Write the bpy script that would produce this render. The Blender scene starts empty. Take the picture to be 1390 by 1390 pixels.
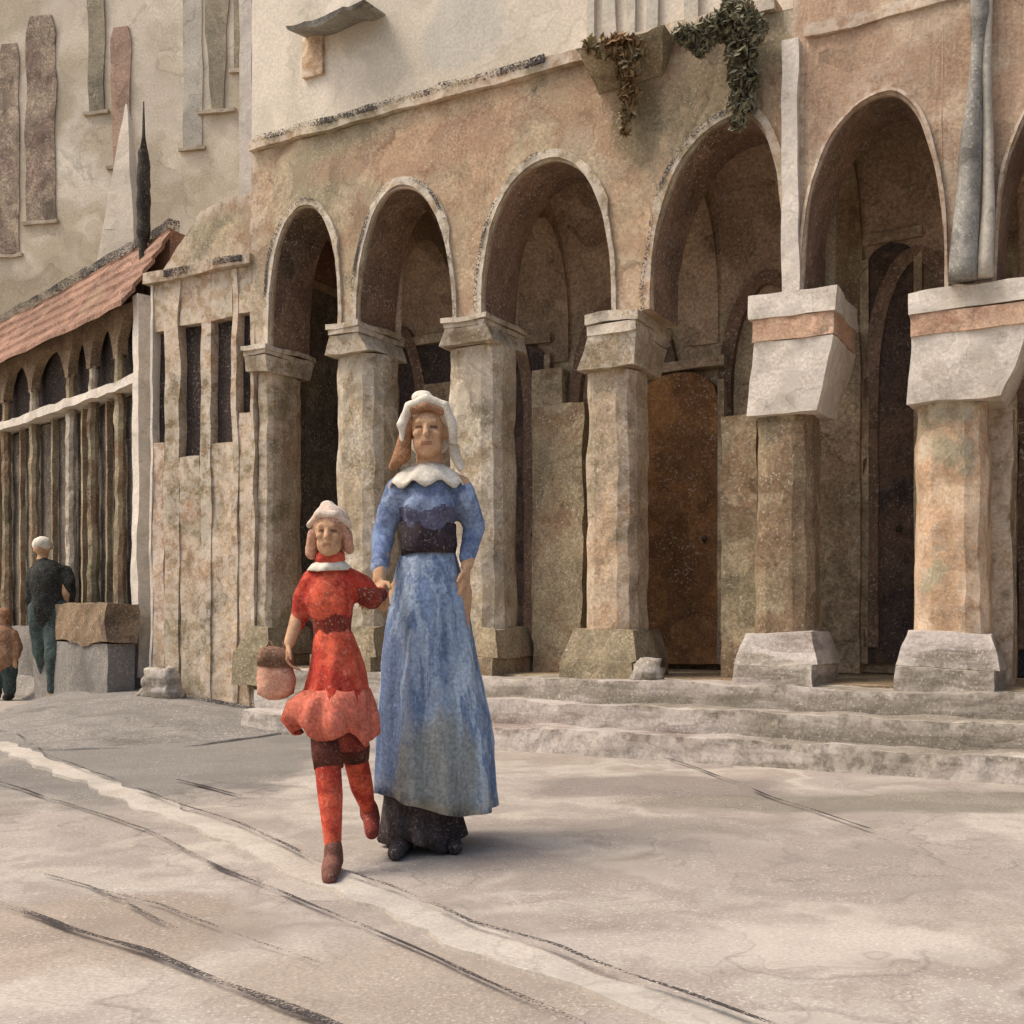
import bpy, bmesh, math, random
from mathutils import Vector, Matrix, noise
random.seed(7)
R = math.radians
scene = bpy.context.scene
C = scene.collection
F, CX, HY, EYE = 1490.0, 695.0, 830.0, 0.92

# ------------------------------------------------------------------ camera
cam = bpy.data.cameras.new("camera"); camo = bpy.data.objects.new("camera", cam); C.objects.link(camo)
camo.location = (0, 0, EYE); camo.rotation_euler = (R(90), 0, 0)
cam.sensor_width = 36; cam.lens = 36 * F / 1390; cam.shift_y = (HY - 695) / 1390
cam.clip_start = 0.05; cam.clip_end = 2000
scene.camera = camo

def W(px, py, d): return Vector(((px - CX) / F * d, d, EYE - (py - HY) / F * d))
def G(px, py, z=0.0):
    d = (EYE - z) * F / (py - HY)
    return Vector(((px - CX) / F * d, d, z))

class Plane:
    """a vertical wall plane: local x runs along the wall to the right, local y inward, z up"""
    def __init__(s, pa, da, pb, db):
        a = W(pa, HY, da); b = W(pb, HY, db)
        s.o = Vector((a.x, a.y, 0)); u = (b - a); u.z = 0; u.normalize(); s.u = u
        s.n = Vector((-u.y, u.x, 0)); s.rz = math.atan2(u.y, u.x)
    def at(s, px, py=HY, y=0.0):
        k = (px - CX) / F; o = s.o + s.n * y
        t = (k * o.y - o.x) / (s.u.x - k * s.u.y)
        d = o.y + s.u.y * t
        return t, EYE - (py - HY) / F * d
    def x(s, px, y=0.0): return s.at(px, HY, y)[0]
    def z(s, px, py, y=0.0): return s.at(px, py, y)[1]
    def world(s, x, y, z): return s.o + s.u * x + s.n * y + Vector((0, 0, z))

# ------------------------------------------------------------------ materials
SAT = [1.0]; TINT = [1.0, 1.0, 1.0]
def lin(h):
    if isinstance(h, (tuple, list)):
        r = [c / 255 for c in h]; g = .3 * r[0] + .59 * r[1] + .11 * r[2]; r = [(g + (c - g) * SAT[0]) * t for c, t in zip(r, TINT)]
    else: r = [int(h[i:i+2], 16) / 255 for i in (0, 2, 4)]
    return tuple(c / 12.92 if c <= .04045 else ((c + .055) / 1.055) ** 2.4 for c in r) + (1,)

class NT:
    def __init__(s, name):
        m = bpy.data.materials.new(name); m.use_nodes = True; s.m = m; s.t = m.node_tree; s.t.nodes.clear()
        s.out = s.n('ShaderNodeOutputMaterial'); s.b = s.n('ShaderNodeBsdfPrincipled')
        s.l(s.b.outputs[0], s.out.inputs[0])
    def n(s, t, **k):
        o = s.t.nodes.new(t)
        for a, v in k.items(): setattr(o, a, v)
        return o
    def l(s, a, b): s.t.links.new(a, b)
    def setin(s, sock, v):
        if hasattr(v, 'is_output'): s.l(v, sock)
        else: sock.default_value = v
    def math(s, op, a, b=0.0, clamp=False):
        o = s.n('ShaderNodeMath', operation=op, use_clamp=clamp); s.setin(o.inputs[0], a); s.setin(o.inputs[1], b); return o.outputs[0]
    def vmath(s, op, a, b):
        o = s.n('ShaderNodeVectorMath', operation=op); s.setin(o.inputs[0], a); s.setin(o.inputs[1], b); return o.outputs[0]
    def vscale(s, a, f):
        o = s.n('ShaderNodeVectorMath', operation='SCALE'); s.setin(o.inputs[0], a); s.setin(o.inputs['Scale'], f); return o.outputs[0]
    def noise(s, vec, scale, detail=3, rough=.55, color=False):
        o = s.n('ShaderNodeTexNoise'); o.inputs['Scale'].default_value = scale; o.inputs['Detail'].default_value = detail
        o.inputs['Roughness'].default_value = rough; s.l(vec, o.inputs['Vector']); return o.outputs[1 if color else 0]
    def ramp(s, f, stops, interp='LINEAR'):
        o = s.n('ShaderNodeValToRGB'); o.color_ramp.interpolation = interp; s.setin(o.inputs[0], f); e = o.color_ramp.elements
        while len(e) < len(stops): e.new(.5)
        for el, (p, c) in zip(e, stops):
            el.position = p; el.color = c if isinstance(c, tuple) else (c, c, c, 1)
        return o.outputs[0]
    def mix(s, f, a, b, blend='MIX'):
        o = s.n('ShaderNodeMix', data_type='RGBA', blend_type=blend)
        s.setin(o.inputs[0], f); s.setin(o.inputs[6], a); s.setin(o.inputs[7], b); return o.outputs[2]
    def maprange(s, v, a, b, c, d):
        o = s.n('ShaderNodeMapRange'); s.setin(o.inputs[0], v)
        for i, q in enumerate((a, b, c, d)): o.inputs[1 + i].default_value = q
        return o.outputs[0]

PAPER = (216, 205, 188)
SEED = [0]
def wash(name, cols, scale=.8, streak=0.0, layer=.16, rim=.3, grain=.22, fleck=.3, gs=40, charcoal=0.0, rough=.92,
         blobs=(), stretch=(1, 1, 1), edge=0.0, spec=.15, bump=.35, contrast=1.0, hatch=None):
    """stained, granular mineral wash: soft colour drifts, hard-edged stains with a darker rim, streaks, grain and worn pale flecks"""
    T = NT(name); SEED[0] += 1
    tc = T.n('ShaderNodeTexCoord').outputs['Object']
    oi = T.n('ShaderNodeObjectInfo')
    off = T.n('ShaderNodeCombineXYZ'); sd = SEED[0] * 3.71
    T.l(T.math('MULTIPLY_ADD', oi.outputs['Random'], 0.0), off.inputs[0]); off.inputs[0].default_value = sd
    base = T.vmath('ADD', tc, (sd, sd * .7, sd * 1.3))
    sv = T.vmath('MULTIPLY', base, stretch)
    w = T.noise(sv, scale * 2.6, 3, color=True)
    wv = T.vscale(T.vmath('SUBTRACT', w, (.5, .5, .5)), .55 / scale)
    v = T.vmath('ADD', sv, wv)
    n1 = T.noise(v, scale, 4, .6)
    k = len(cols); lo, hi = .5 - .2 / contrast, .5 + .2 / contrast
    col = T.ramp(n1, [(lo + (hi - lo) * i / max(1, k - 1), lin(c)) for i, c in enumerate(cols)], 'EASE')
    def blobmix(col):
        for (pos, rad, c, amt) in blobs:
            ln = T.n('ShaderNodeVectorMath', operation='LENGTH')
            dv = T.vmath('MULTIPLY', T.vmath('SUBTRACT', tc, pos), tuple(1 / r for r in rad))
            T.l(T.vmath('ADD', dv, T.vscale(T.vmath('SUBTRACT', w, (.5, .5, .5)), 1.3)), ln.inputs[0])
            col = T.mix(T.maprange(ln.outputs['Value'], 1.05, .72, 0, amt), col, lin(c))
        return col
    if hatch:
        hv = T.noise(T.vmath('MULTIPLY', T.vmath('ADD', base, wv), hatch[0]), 1.0, 3, .6)
        col = T.mix(T.ramp(hv, [(.0, 0.0), (.5, 0.0), (.56, hatch[2]), (1, hatch[2])]), col, lin(hatch[1]))
    col = blobmix(col)
    for q, (sc, a) in enumerate(((1.3, layer), (3.1, layer * .8))):
        n2 = T.noise(T.vmath('ADD', v, (7.3 * (q + 1), 1.7, 4.1)), scale * sc, 2, .45)
        f = T.ramp(n2, [(.0, 1.0), (.505, 1.0), (.52, 1 - a), (1, 1 - a)])
        col = T.mix(1.0, col, f, 'MULTIPLY')
        r = T.math('ABSOLUTE', T.math('SUBTRACT', n2, .516))
        rr = T.maprange(r, .0, .012, 1 - rim * (.8 if q else 1) , 1.0)
        gate = T.maprange(T.noise(v, scale * 2.2, 1), .45, .6, 0, 1)
        col = T.mix(gate, col, T.mix(1.0, col, rr, 'MULTIPLY'), 'MIX')
    if streak:
        s2 = T.noise(T.vmath('MULTIPLY', T.vmath('ADD', base, wv), (7, 7, .45)), 1.0, 4, .65)
        col = T.mix(1.0, col, T.ramp(s2, [(.3, 1 - streak), (.47, 1 - streak * .25), (.52, 1.0), (.7, 1 + streak * .5)]), 'MULTIPLY')
    g = T.noise(base, gs, 5, .72)
    col = T.mix(1.0, col, T.maprange(g, .36, .64, 1 - grain * 1.65, 1 + grain * .85), 'MULTIPLY')
    g2 = T.noise(T.vmath('ADD', base, (3.3, 9.1, 2.2)), gs * 1.25, 3, .6)
    if fleck:
        zone = T.maprange(T.noise(v, scale * 3.7, 2), .4, .62, .25, 1.0)
        col = T.mix(T.math('MULTIPLY', T.maprange(g2, .585, .64, 0, min(.8, fleck * 1.6)), zone), col, lin(PAPER))
    if edge:
        pt = T.n('ShaderNodeNewGeometry').outputs['Pointiness']
        zz = T.maprange(T.noise(base, gs * .28, 3, .6), .42, .56, 0, edge)
        col = T.mix(T.math('MULTIPLY', T.maprange(pt, .515, .57, 0, 1), zz), col, lin(PAPER))
    if charcoal:
        zone = T.maprange(T.noise(v, scale * 2.9, 2), .5, .6, 0, 1)
        col = T.mix(T.math('MULTIPLY', T.maprange(g, .46, .58, 0, charcoal), zone), col, lin((52, 47, 46)))
    T.l(col, T.b.inputs['Base Color'])
    T.b.inputs['Roughness'].default_value = rough; T.b.inputs['Specular IOR Level'].default_value = spec
    bp = T.n('ShaderNodeBump'); bp.inputs['Strength'].default_value = bump; bp.inputs['Distance'].default_value = .35 / gs
    T.l(g, bp.inputs['Height']); T.l(bp.outputs[0], T.b.inputs['Normal'])
    return T.m

def charcoal_mat(name, c=(70, 65, 63), cover=.5, gs=60):
    T = NT(name)
    tc = T.n('ShaderNodeTexCoord').outputs['Object']
    g = T.noise(tc, gs, 4, .7); z = T.noise(tc, 2.3, 2)
    a = T.maprange(T.math('ADD', g, T.math('MULTIPLY', T.math('SUBTRACT', z, .5), .75)), cover, cover + .09, 0, 1)
    tr = T.n('ShaderNodeBsdfTransparent'); mx = T.n('ShaderNodeMixShader')
    T.b.inputs['Base Color'].default_value = lin(c); T.b.inputs['Roughness'].default_value = 1; T.b.inputs['Specular IOR Level'].default_value = 0
    T.l(a, mx.inputs[0]); T.l(tr.outputs[0], mx.inputs[1]); T.l(T.b.outputs[0], mx.inputs[2]); T.l(mx.outputs[0], T.out.inputs[0])
    return T.m

# ------------------------------------------------------------------ mesh helpers
class MB:
    def __init__(s): s.b = bmesh.new()
    def quad(s, *p):
        return s.b.faces.new([s.b.verts.new(q) for q in p])
    def box(s, x0, x1, y0, y1, z0, z1, taper=None):
        a = [(x0, y0, z0), (x1, y0, z0), (x1, y1, z0), (x0, y1, z0)]
        if taper: tx, ty = taper
        else: tx = ty = 0
        b = [(x0 - tx, y0 - ty, z1), (x1 + tx, y0 - ty, z1), (x1 + tx, y1 + ty, z1), (x0 - tx, y1 + ty, z1)]
        v = [s.b.verts.new(q) for q in a + b]
        for f in ((3, 2, 1, 0), (4, 5, 6, 7), (0, 1, 5, 4), (1, 2, 6, 5), (2, 3, 7, 6), (3, 0, 4, 7)): s.b.faces.new([v[i] for i in f])
        return s
    def rings(s, rings, close=True, cap=(True, True)):
        """loft closed rings (lists of points of the same length)"""
        vs = [[s.b.verts.new(p) for p in r] for r in rings]; n = len(vs[0])
        for a, b in zip(vs, vs[1:]):
            for i in range(n if close else n - 1):
                j = (i + 1) % n; s.b.faces.new((a[i], a[j], b[j], b[i]))
        if close:
            if cap[0]: s.b.faces.new(list(reversed(vs[0])))
            if cap[1]: s.b.faces.new(vs[-1])
        return s
    def lathe(s, prof, cx=0, cy=0, n=16, sx=1, sy=1, cap=(True, True), rot=0):
        return s.rings([[(cx + r * sx * math.cos(rot + 2 * math.pi * i / n), cy + r * sy * math.sin(rot + 2 * math.pi * i / n), z) for i in range(n)] for r, z in prof], cap=cap)
    def tube(s, pts, rad, n=10, flat=1.0):
        pts = [Vector(p) for p in pts]; rs = []
        up = Vector((0, 0, 1))
        for i, p in enumerate(pts):
            t = (pts[min(i + 1, len(pts) - 1)] - pts[max(i - 1, 0)]).normalized()
            a = t.cross(up)
            if a.length < .05: a = t.cross(Vector((0, 1, 0)))
            a.normalize(); b = t.cross(a)
            r = rad[i] if isinstance(rad, (list, tuple)) else rad
            rs.append([p + a * r * math.cos(2 * math.pi * k / n) + b * r * flat * math.sin(2 * math.pi * k / n) for k in range(n)])
        return s.rings(rs)
    def ball(s, c, r, seg=14, ring=10):
        r = r if isinstance(r, (tuple, list)) else (r, r, r)
        m = Matrix.Translation(c) @ Matrix.Diagonal((r[0], r[1], r[2], 1))
        bmesh.ops.create_uvsphere(s.b, u_segments=seg, v_segments=ring, radius=1, matrix=m); return s
    def capsule(s, a, b, ra, rb, n=12):
        a, b = Vector(a), Vector(b); s.ball(a, ra * .99, n, 8); s.ball(b, rb * .99, n, 8); return s.tube([a, b], [ra, rb], n)
    def limb(s, pts, rad, n=12):
        for p, q, r0, r1 in zip(pts, pts[1:], rad, rad[1:]): s.capsule(p, q, r0, r1, n)
        return s
    def cut(s, L, it=7):
        for _ in range(it):
            e = [e for e in s.b.edges if e.calc_length() > L]
            if not e: break
            bmesh.ops.subdivide_edges(s.b, edges=e, cuts=1, use_grid_fill=True)
        return s
    def wob(s, amp, f=3.0, seed=0.0):
        for v in s.b.verts:
            q = v.co * f + Vector((seed, seed * 1.7, seed * .3))
            v.co += noise.noise_vector(q) * amp + noise.noise_vector(q * 3.1) * amp * .4
        return s
    def build(s, name, mat, parent=None, smooth=False, loc=None, rz=0, bevel=0):
        bmesh.ops.recalc_face_normals(s.b, faces=s.b.faces[:])
        me = bpy.data.meshes.new(name); s.b.to_mesh(me); s.b.free()
        mats = mat if isinstance(mat, (list, tuple)) else [mat]
        for m in mats: me.materials.append(m)
        if smooth:
            for p in me.polygons: p.use_smooth = True
        o = bpy.data.objects.new(name, me); C.objects.link(o)
        if parent: o.parent = parent
        if loc: o.location = loc
        o.rotation_euler = (0, 0, rz)
        if bevel:
            b = o.modifiers.new('bevel', 'BEVEL'); b.width = bevel; b.segments = 2; b.limit_method = 'ANGLE'
        return o

def remeshed(mb, name, mat, parent=None, vox=.008, smooth=4, wob=0, pick=None):
    o = mb.build(name, mat, None)
    m = o.modifiers.new('r', 'REMESH'); m.mode = 'VOXEL'; m.voxel_size = vox; m.adaptivity = 0
    if smooth:
        k = o.modifiers.new('s', 'SMOOTH'); k.factor = .5; k.iterations = smooth
    dg = bpy.context.evaluated_depsgraph_get()
    me = bpy.data.meshes.new_from_object(o.evaluated_get(dg)); old = o.data
    o.modifiers.clear(); o.data = me; bpy.data.meshes.remove(old); me.name = name
    if wob:
        for v in me.vertices:
            v.co += noise.noise_vector(v.co * 9) * wob + noise.noise_vector(v.co * 26) * wob * .5
    for p in me.polygons:
        p.use_smooth = True
    mats = mat if isinstance(mat, (list, tuple)) else [mat]
    me.materials.clear()
    for q in mats: me.materials.append(q)
    if pick:
        for p in me.polygons: p.material_index = pick(p.center)
    if parent: o.parent = parent
    return o

def tag(o, label=None, cat=None, group=None, kind=None):
    if label: o['label'] = label
    if cat: o['category'] = cat
    if group: o['group'] = group
    if kind: o['kind'] = kind
    return o
def thing(name, label, cat, loc=(0, 0, 0), rz=0, group=None):
    o = bpy.data.objects.new(name, None); C.objects.link(o); o.location = loc; o.rotation_euler = (0, 0, rz)
    return tag(o, label, cat, group)
def struct(o): return tag(o, kind='structure')

# ------------------------------------------------------------------ palette
M = {}
SAT[0] = .8; TINT[:] = [1.0, .985, .965]
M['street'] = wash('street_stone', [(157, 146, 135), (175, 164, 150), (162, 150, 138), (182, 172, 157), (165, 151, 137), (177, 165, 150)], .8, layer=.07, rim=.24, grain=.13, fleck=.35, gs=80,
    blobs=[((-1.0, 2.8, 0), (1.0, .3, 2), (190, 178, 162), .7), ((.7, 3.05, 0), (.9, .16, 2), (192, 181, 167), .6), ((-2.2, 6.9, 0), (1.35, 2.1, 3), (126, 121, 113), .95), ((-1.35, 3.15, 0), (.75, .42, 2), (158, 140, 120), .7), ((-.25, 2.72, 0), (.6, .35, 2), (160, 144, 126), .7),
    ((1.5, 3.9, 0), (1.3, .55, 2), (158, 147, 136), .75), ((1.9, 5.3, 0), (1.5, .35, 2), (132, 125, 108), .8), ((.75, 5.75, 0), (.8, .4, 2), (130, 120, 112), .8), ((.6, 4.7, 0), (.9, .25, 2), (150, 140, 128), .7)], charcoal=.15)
M['kerb'] = wash('kerb_stone', [(174, 163, 148), (189, 180, 165), (166, 155, 139)], 1.1, layer=.05, rim=.15, grain=.12, fleck=.4, gs=75, charcoal=.3)
M['tan'] = wash('tan_plaster', [(168, 152, 117), (191, 166, 129), (183, 150, 115), (199, 177, 140), (162, 148, 115)], .75, layer=.15, rim=.28, grain=.2, fleck=.3, gs=42, streak=.1, charcoal=.15, contrast=1.5, edge=.45, blobs=[((3.5, 0, 4.4), (.2, 1, .45), (126, 114, 84), .7), ((1.7, 0, 4.55), (1.3, 1, .2), (180, 138, 106), .5), ((4.1, 0, 4.6), (.2, 1, .4), (120, 106, 82), .6), ((3.05, 0, 4.0), (.22, 1, .4), (204, 186, 154), .6)])
M['pink'] = wash('pink_plaster', [(158, 142, 112), (188, 160, 128), (180, 146, 116), (196, 172, 142), (150, 140, 112)], .9, layer=.13, rim=.25, grain=.17, fleck=.25, gs=50, streak=.12, edge=.45)
M['cream'] = wash('cream_plaster', [(208, 194, 170), (218, 205, 184), (200, 190, 168), (222, 210, 190)], .5, layer=.06, rim=.16, grain=.1, fleck=.2, gs=40, blobs=[((1.94, .16, 5.5), (.5, 1, .38), (184, 181, 168), .65)])
M['housewall'] = wash('cream_house_wall', [(205, 190, 161), (220, 207, 182), (195, 180, 150), (224, 214, 192)], .55, layer=.09, rim=.2, grain=.12, fleck=.3, gs=36, edge=.2, charcoal=.1,
    blobs=[((4.5, 0, 4.2), (3.2, 3, 1.6), (176, 160, 128), .8), ((1.5, 0, 5.2), (1.6, 3, 2.4), (182, 168, 140), .7), ((6.3, 0, 5.0), (.5, 3, .5), (208, 192, 178), .8)])
M['creamlow'] = wash('weathered_cream', [(176, 160, 132), (190, 174, 148), (166, 150, 122), (196, 184, 162)], .7, layer=.1, rim=.2, grain=.16, fleck=.3, gs=38, charcoal=.2)
M['column'] = wash('column_stone', [(168, 154, 125), (198, 183, 157), (181, 159, 123), (209, 194, 167), (158, 143, 113)], 1.6, layer=.14, rim=.3, grain=.26, fleck=.45, gs=42, streak=.25, charcoal=.35, edge=.45)
M['ochre'] = wash('ochre_stone', [(150, 130, 96), (188, 154, 116), (198, 172, 138), (158, 140, 104), (186, 146, 110)], 1.3, layer=.14, rim=.28, grain=.22, fleck=.35, gs=45, streak=.28, edge=.45)
M['peach'] = wash('peach_stone', [(210, 170, 131), (218, 186, 148), (199, 158, 117), (171, 156, 121), (216, 194, 161)], 1.5, layer=.12, rim=.25, grain=.16, fleck=.3, gs=50, streak=.25, edge=.45)
M['white'] = wash('white_stone', [(206, 194, 176), (220, 210, 194), (198, 186, 166)], 1.5, layer=.1, rim=.25, grain=.16, fleck=.4, gs=48, charcoal=.22, edge=.45)
M['orange'] = wash('orange_band', [(199, 149, 114), (216, 176, 142), (189, 134, 103)], 2.0, layer=.15, grain=.18, gs=50)
M['olive'] = wash('olive_stone', [(139, 128, 95), (167, 149, 114), (150, 121, 89), (178, 165, 130)], 1.2, layer=.18, rim=.3, grain=.22, fleck=.3, gs=46, streak=.25)
M['inner'] = wash('arcade_inner_wall', [(193, 170, 134), (215, 192, 151), (188, 160, 127), (220, 200, 159), (182, 164, 132)], .9, layer=.2, rim=.3, grain=.26, fleck=.4, gs=40, streak=.25)
M['vault'] = wash('vault_plaster', [(184, 155, 126), (204, 172, 140), (166, 144, 119)], .9, layer=.2, rim=.3, grain=.26, fleck=.35, gs=40)
M['soffit'] = wash('shaded_soffit_plaster', [(134, 107, 86), (156, 123, 99), (117, 98, 79)], .9, layer=.2, rim=.3, grain=.26, fleck=.4, gs=40, charcoal=.2)  # arch shade put into a darker soffit colour; blind arches share it
M['bluedark'] = wash('blue_black_door', [(58, 62, 68), (74, 76, 78), (50, 52, 60)], 1.2, layer=.2, rim=.2, grain=.25, fleck=.15, gs=42, streak=.25)
M['slit'] = wash('slit_shade', [(60, 52, 50), (74, 62, 56), (52, 48, 50)], 1.2, layer=.2, rim=.2, grain=.25, fleck=.15, gs=42, streak=.25)  # shade of the slits and the gallery put into the colour
M['brown'] = wash('brown_door', [(162, 108, 55), (177, 120, 64), (136, 92, 54), (164, 114, 66)], 1.1, layer=.2, rim=.3, grain=.2, fleck=.25, gs=45, streak=.2)
M['dark'] = wash('dark_opening', [(103, 82, 68), (118, 93, 76), (87, 74, 70), (107, 91, 70)], 1.2, layer=.2, rim=.2, grain=.25, fleck=.15, gs=42, streak=.25)
M['darkgrey'] = wash('dark_grey_recess', [(122, 112, 96), (138, 128, 108), (110, 100, 88), (128, 120, 98)], 1.2, layer=.2, rim=.25, grain=.25, fleck=.4, gs=42, streak=.3)
M['step'] = wash('step_stone', [(163, 152, 138), (184, 172, 159), (145, 135, 117), (191, 180, 169), (154, 137, 125)], .9, layer=.12, rim=.28, grain=.18, fleck=.35, gs=50, stretch=(.6, .6, 3), charcoal=.12, edge=.45)
M['plinth'] = wash('grey_plinth', [(128, 122, 114), (142, 136, 127), (120, 115, 107)], 1.0, layer=.1, rim=.2, grain=.2, fleck=.4, gs=45, charcoal=.3)
M['tile'] = wash('red_tile', [(156, 115, 90), (172, 127, 101), (145, 105, 82), (166, 131, 101)], 1.3, layer=.16, rim=.25, grain=.2, fleck=.35, gs=40, charcoal=.2)
M['winolive'] = wash('olive_shutter', [(139, 129, 107), (159, 148, 120), (127, 120, 102)], 1.1, layer=.14, rim=.35, grain=.16, fleck=.2, gs=36)
M['winred'] = wash('russet_shutter', [(166, 134, 111), (184, 150, 125), (157, 132, 111)], 1.1, layer=.14, rim=.35, grain=.16, fleck=.2, gs=36)
M['board'] = wash('grey_brown_boards', [(112, 102, 86), (132, 120, 100), (98, 88, 78), (122, 114, 92)], 1.2, layer=.2, rim=.25, grain=.25, fleck=.3, gs=42, streak=.4)
M['winbrown'] = wash('brown_weathered', [(141, 123, 104), (182, 161, 134), (152, 127, 109), (200, 180, 150)], 1.6, layer=.18, rim=.2, grain=.3, fleck=.3, gs=30, charcoal=.5, streak=.3)
M['greyst'] = wash('pale_grey_stone', [(178, 172, 154), (192, 184, 166), (168, 164, 148)], 1.0, layer=.08, rim=.3, grain=.12, fleck=.2, gs=40)
M['pipe'] = wash('lead_pipe', [(128, 124, 114), (150, 148, 138), (112, 108, 100), (164, 164, 154)], 1.8, layer=.18, rim=.3, grain=.16, fleck=.3, gs=50, streak=.3, rough=.7)
M['lead'] = wash('grey_lead', [(132, 129, 121), (151, 149, 138), (114, 112, 105)], 2.0, layer=.15, rim=.4, grain=.16, fleck=.2, gs=45, rough=.7)
M['finial'] = wash('black_iron', [(58, 54, 48), (76, 70, 60), (50, 46, 44)], 3.0, layer=.15, rim=.3, grain=.2, fleck=.15, gs=40)
M['charcoal'] = charcoal_mat('dark_joint', cover=.45, gs=120)
M['outline'] = charcoal_mat('charcoal_outline', (78, 74, 72), .51, 62)  # drawn charcoal outlines, added as thin broken strips
M['leaf'] = wash('dark_leaf', [(113, 108, 84), (139, 134, 103), (151, 146, 115), (103, 94, 75)], 4, layer=.1, grain=.15, fleck=.1, gs=40)
M['leaf2'] = wash('olive_leaf', [(160, 151, 103), (179, 167, 122), (151, 113, 70), (165, 127, 82)], 4, layer=.1, grain=.15, fleck=.1, gs=40)
# people
SAT[0] = .95; TINT[:] = [1, 1, .97]
M['skin'] = wash('skin', [(186, 142, 108), (202, 160, 126), (172, 124, 96)], 9, layer=.08, rim=.15, grain=.12, fleck=.1, gs=120)
M['lip'] = wash('lip', [(168, 118, 94), (176, 124, 100)], 9, layer=.05, grain=.1, fleck=0, gs=120)
M['eye'] = wash('eye', [(118, 86, 66), (128, 94, 74)], 9, layer=.05, grain=.1, fleck=0, gs=120)
M['blush'] = wash('blush_linen', [(206, 172, 154), (216, 196, 180), (190, 142, 122)], 9, layer=.12, rim=.3, grain=.2, fleck=.6, gs=110)
M['childhair'] = wash('light_auburn_hair', [(184, 132, 108), (198, 150, 126), (160, 112, 92)], 9, layer=.12, rim=.3, grain=.2, fleck=.3, gs=110)
M['hair'] = wash('auburn_hair', [(148, 104, 76), (170, 124, 92), (124, 86, 62)], 9, layer=.15, rim=.3, grain=.2, fleck=.2, gs=110)
M['linen'] = wash('white_linen', [(214, 203, 187), (226, 216, 202), (200, 188, 172)], 7, layer=.08, rim=.2, grain=.14, fleck=.4, gs=110, charcoal=.35)
M['blue'] = wash('blue_cloth', [(84, 100, 136), (124, 142, 178), (104, 120, 158), (146, 162, 194), (76, 90, 124)], 3.2, layer=.14, rim=.3, grain=.2, fleck=.14, gs=70)
M['skirt'] = wash('blue_skirt_cloth', [(124, 144, 173), (156, 173, 197), (139, 156, 183), (175, 190, 208), (115, 133, 163)], 2.4, layer=.12, rim=.35, grain=.22, fleck=.14, gs=70, stretch=(1.6, 1.6, .3), edge=.3,
    hatch=((15, 15, .6), (88, 108, 146), .7), blobs=[((.03, -.28, .27), (.22, .34, .28), (146, 148, 144), .9), ((.0, -.28, .15), (.2, .3, .09), (104, 106, 104), .75), ((-.18, -.1, .55), (.07, .3, .45), (84, 102, 144), .7)])
M['bodice_low'] = wash('slate_cloth', [(82, 84, 112), (98, 98, 124), (74, 74, 102)], 4, layer=.1, grain=.2, fleck=.14, gs=70)
M['belt'] = wash('black_belt', [(52, 44, 52), (70, 58, 64), (44, 38, 46)], 5, layer=.1, grain=.2, fleck=.14, gs=70)
M['black'] = wash('black_cloth', [(58, 50, 54), (78, 68, 68), (48, 42, 46)], 5, layer=.15, rim=.3, grain=.25, fleck=.14, gs=70)
M['red'] = wash('red_cloth', [(204, 76, 52), (218, 96, 70), (184, 60, 46), (208, 100, 78)], 5, layer=.16, rim=.35, grain=.2, fleck=.14, gs=70)
M['rosered'] = wash('rose_red_cloth', [(206, 100, 80), (214, 116, 94), (186, 80, 64)], 5, layer=.14, rim=.3, grain=.2, fleck=.14, gs=70)
M['darkred'] = wash('dark_red_cloth', [(126, 50, 42), (146, 64, 52), (104, 46, 40)], 5, layer=.16, rim=.3, grain=.2, fleck=.3, gs=110)
M['darkbrown'] = wash('dark_brown_cloth', [(84, 46, 38), (104, 56, 46), (70, 42, 36)], 5, layer=.12, grain=.2, fleck=.15, gs=110)
M['shoe'] = wash('brown_leather', [(104, 62, 52), (124, 82, 70), (92, 54, 46)], 6, layer=.12, grain=.2, fleck=.15, gs=110)
M['pinkcloth'] = wash('salmon_cloth', [(200, 140, 116), (212, 158, 134), (186, 120, 98)], 6, layer=.15, rim=.3, grain=.16, fleck=.3, gs=100)
M['bagbrown'] = wash('brown_basketry', [(132, 96, 76), (152, 112, 92), (116, 84, 66)], 6, layer=.15, grain=.2, fleck=.2, gs=100)
M['coat'] = wash('black_coat', [(40, 42, 40), (56, 56, 52), (34, 34, 34)], 4, layer=.1, grain=.2, fleck=.12, gs=60)
M['teal'] = wash('dark_teal_cloth', [(54, 64, 62), (76, 90, 88), (46, 54, 54)], 3, layer=.15, rim=.3, grain=.2, fleck=.15, gs=60)
M['earth'] = wash('brown_stone', [(124, 104, 84), (146, 122, 98), (108, 90, 76)], 2, layer=.15, rim=.4, grain=.22, fleck=.3, gs=45)
M['childcoat'] = wash('rust_coat', [(150, 112, 84), (170, 128, 98), (136, 100, 76)], 4, layer=.15, rim=.3, grain=.2, fleck=.3, gs=60)

# ------------------------------------------------------------------ ground
g = MB(); N = 60
def axis(a, b, n, p=1.0): return [a + (b - a) * (i / n) ** p for i in range(n + 1)]
xs = [-400, -120, -40] + [-14 + 28 * i / 70 for i in range(71)] + [40, 120, 400]
ys = [-400, -100, -20, -4] + [0 + 20 * i / 60 for i in range(61)] + [40, 120, 400]
vv = [[g.b.verts.new((x, y, .012 * noise.noise(Vector((x * .9, y * .9, 0))) if abs(x) < 20 and -4 < y < 20 else 0)) for x in xs] for y in ys]
for a, b in zip(vv, vv[1:]):
    for i in range(len(xs) - 1): g.b.faces.new((a[i], a[i+1], b[i+1], b[i]))
struct(g.build('street', M['street'], smooth=True))

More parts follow.
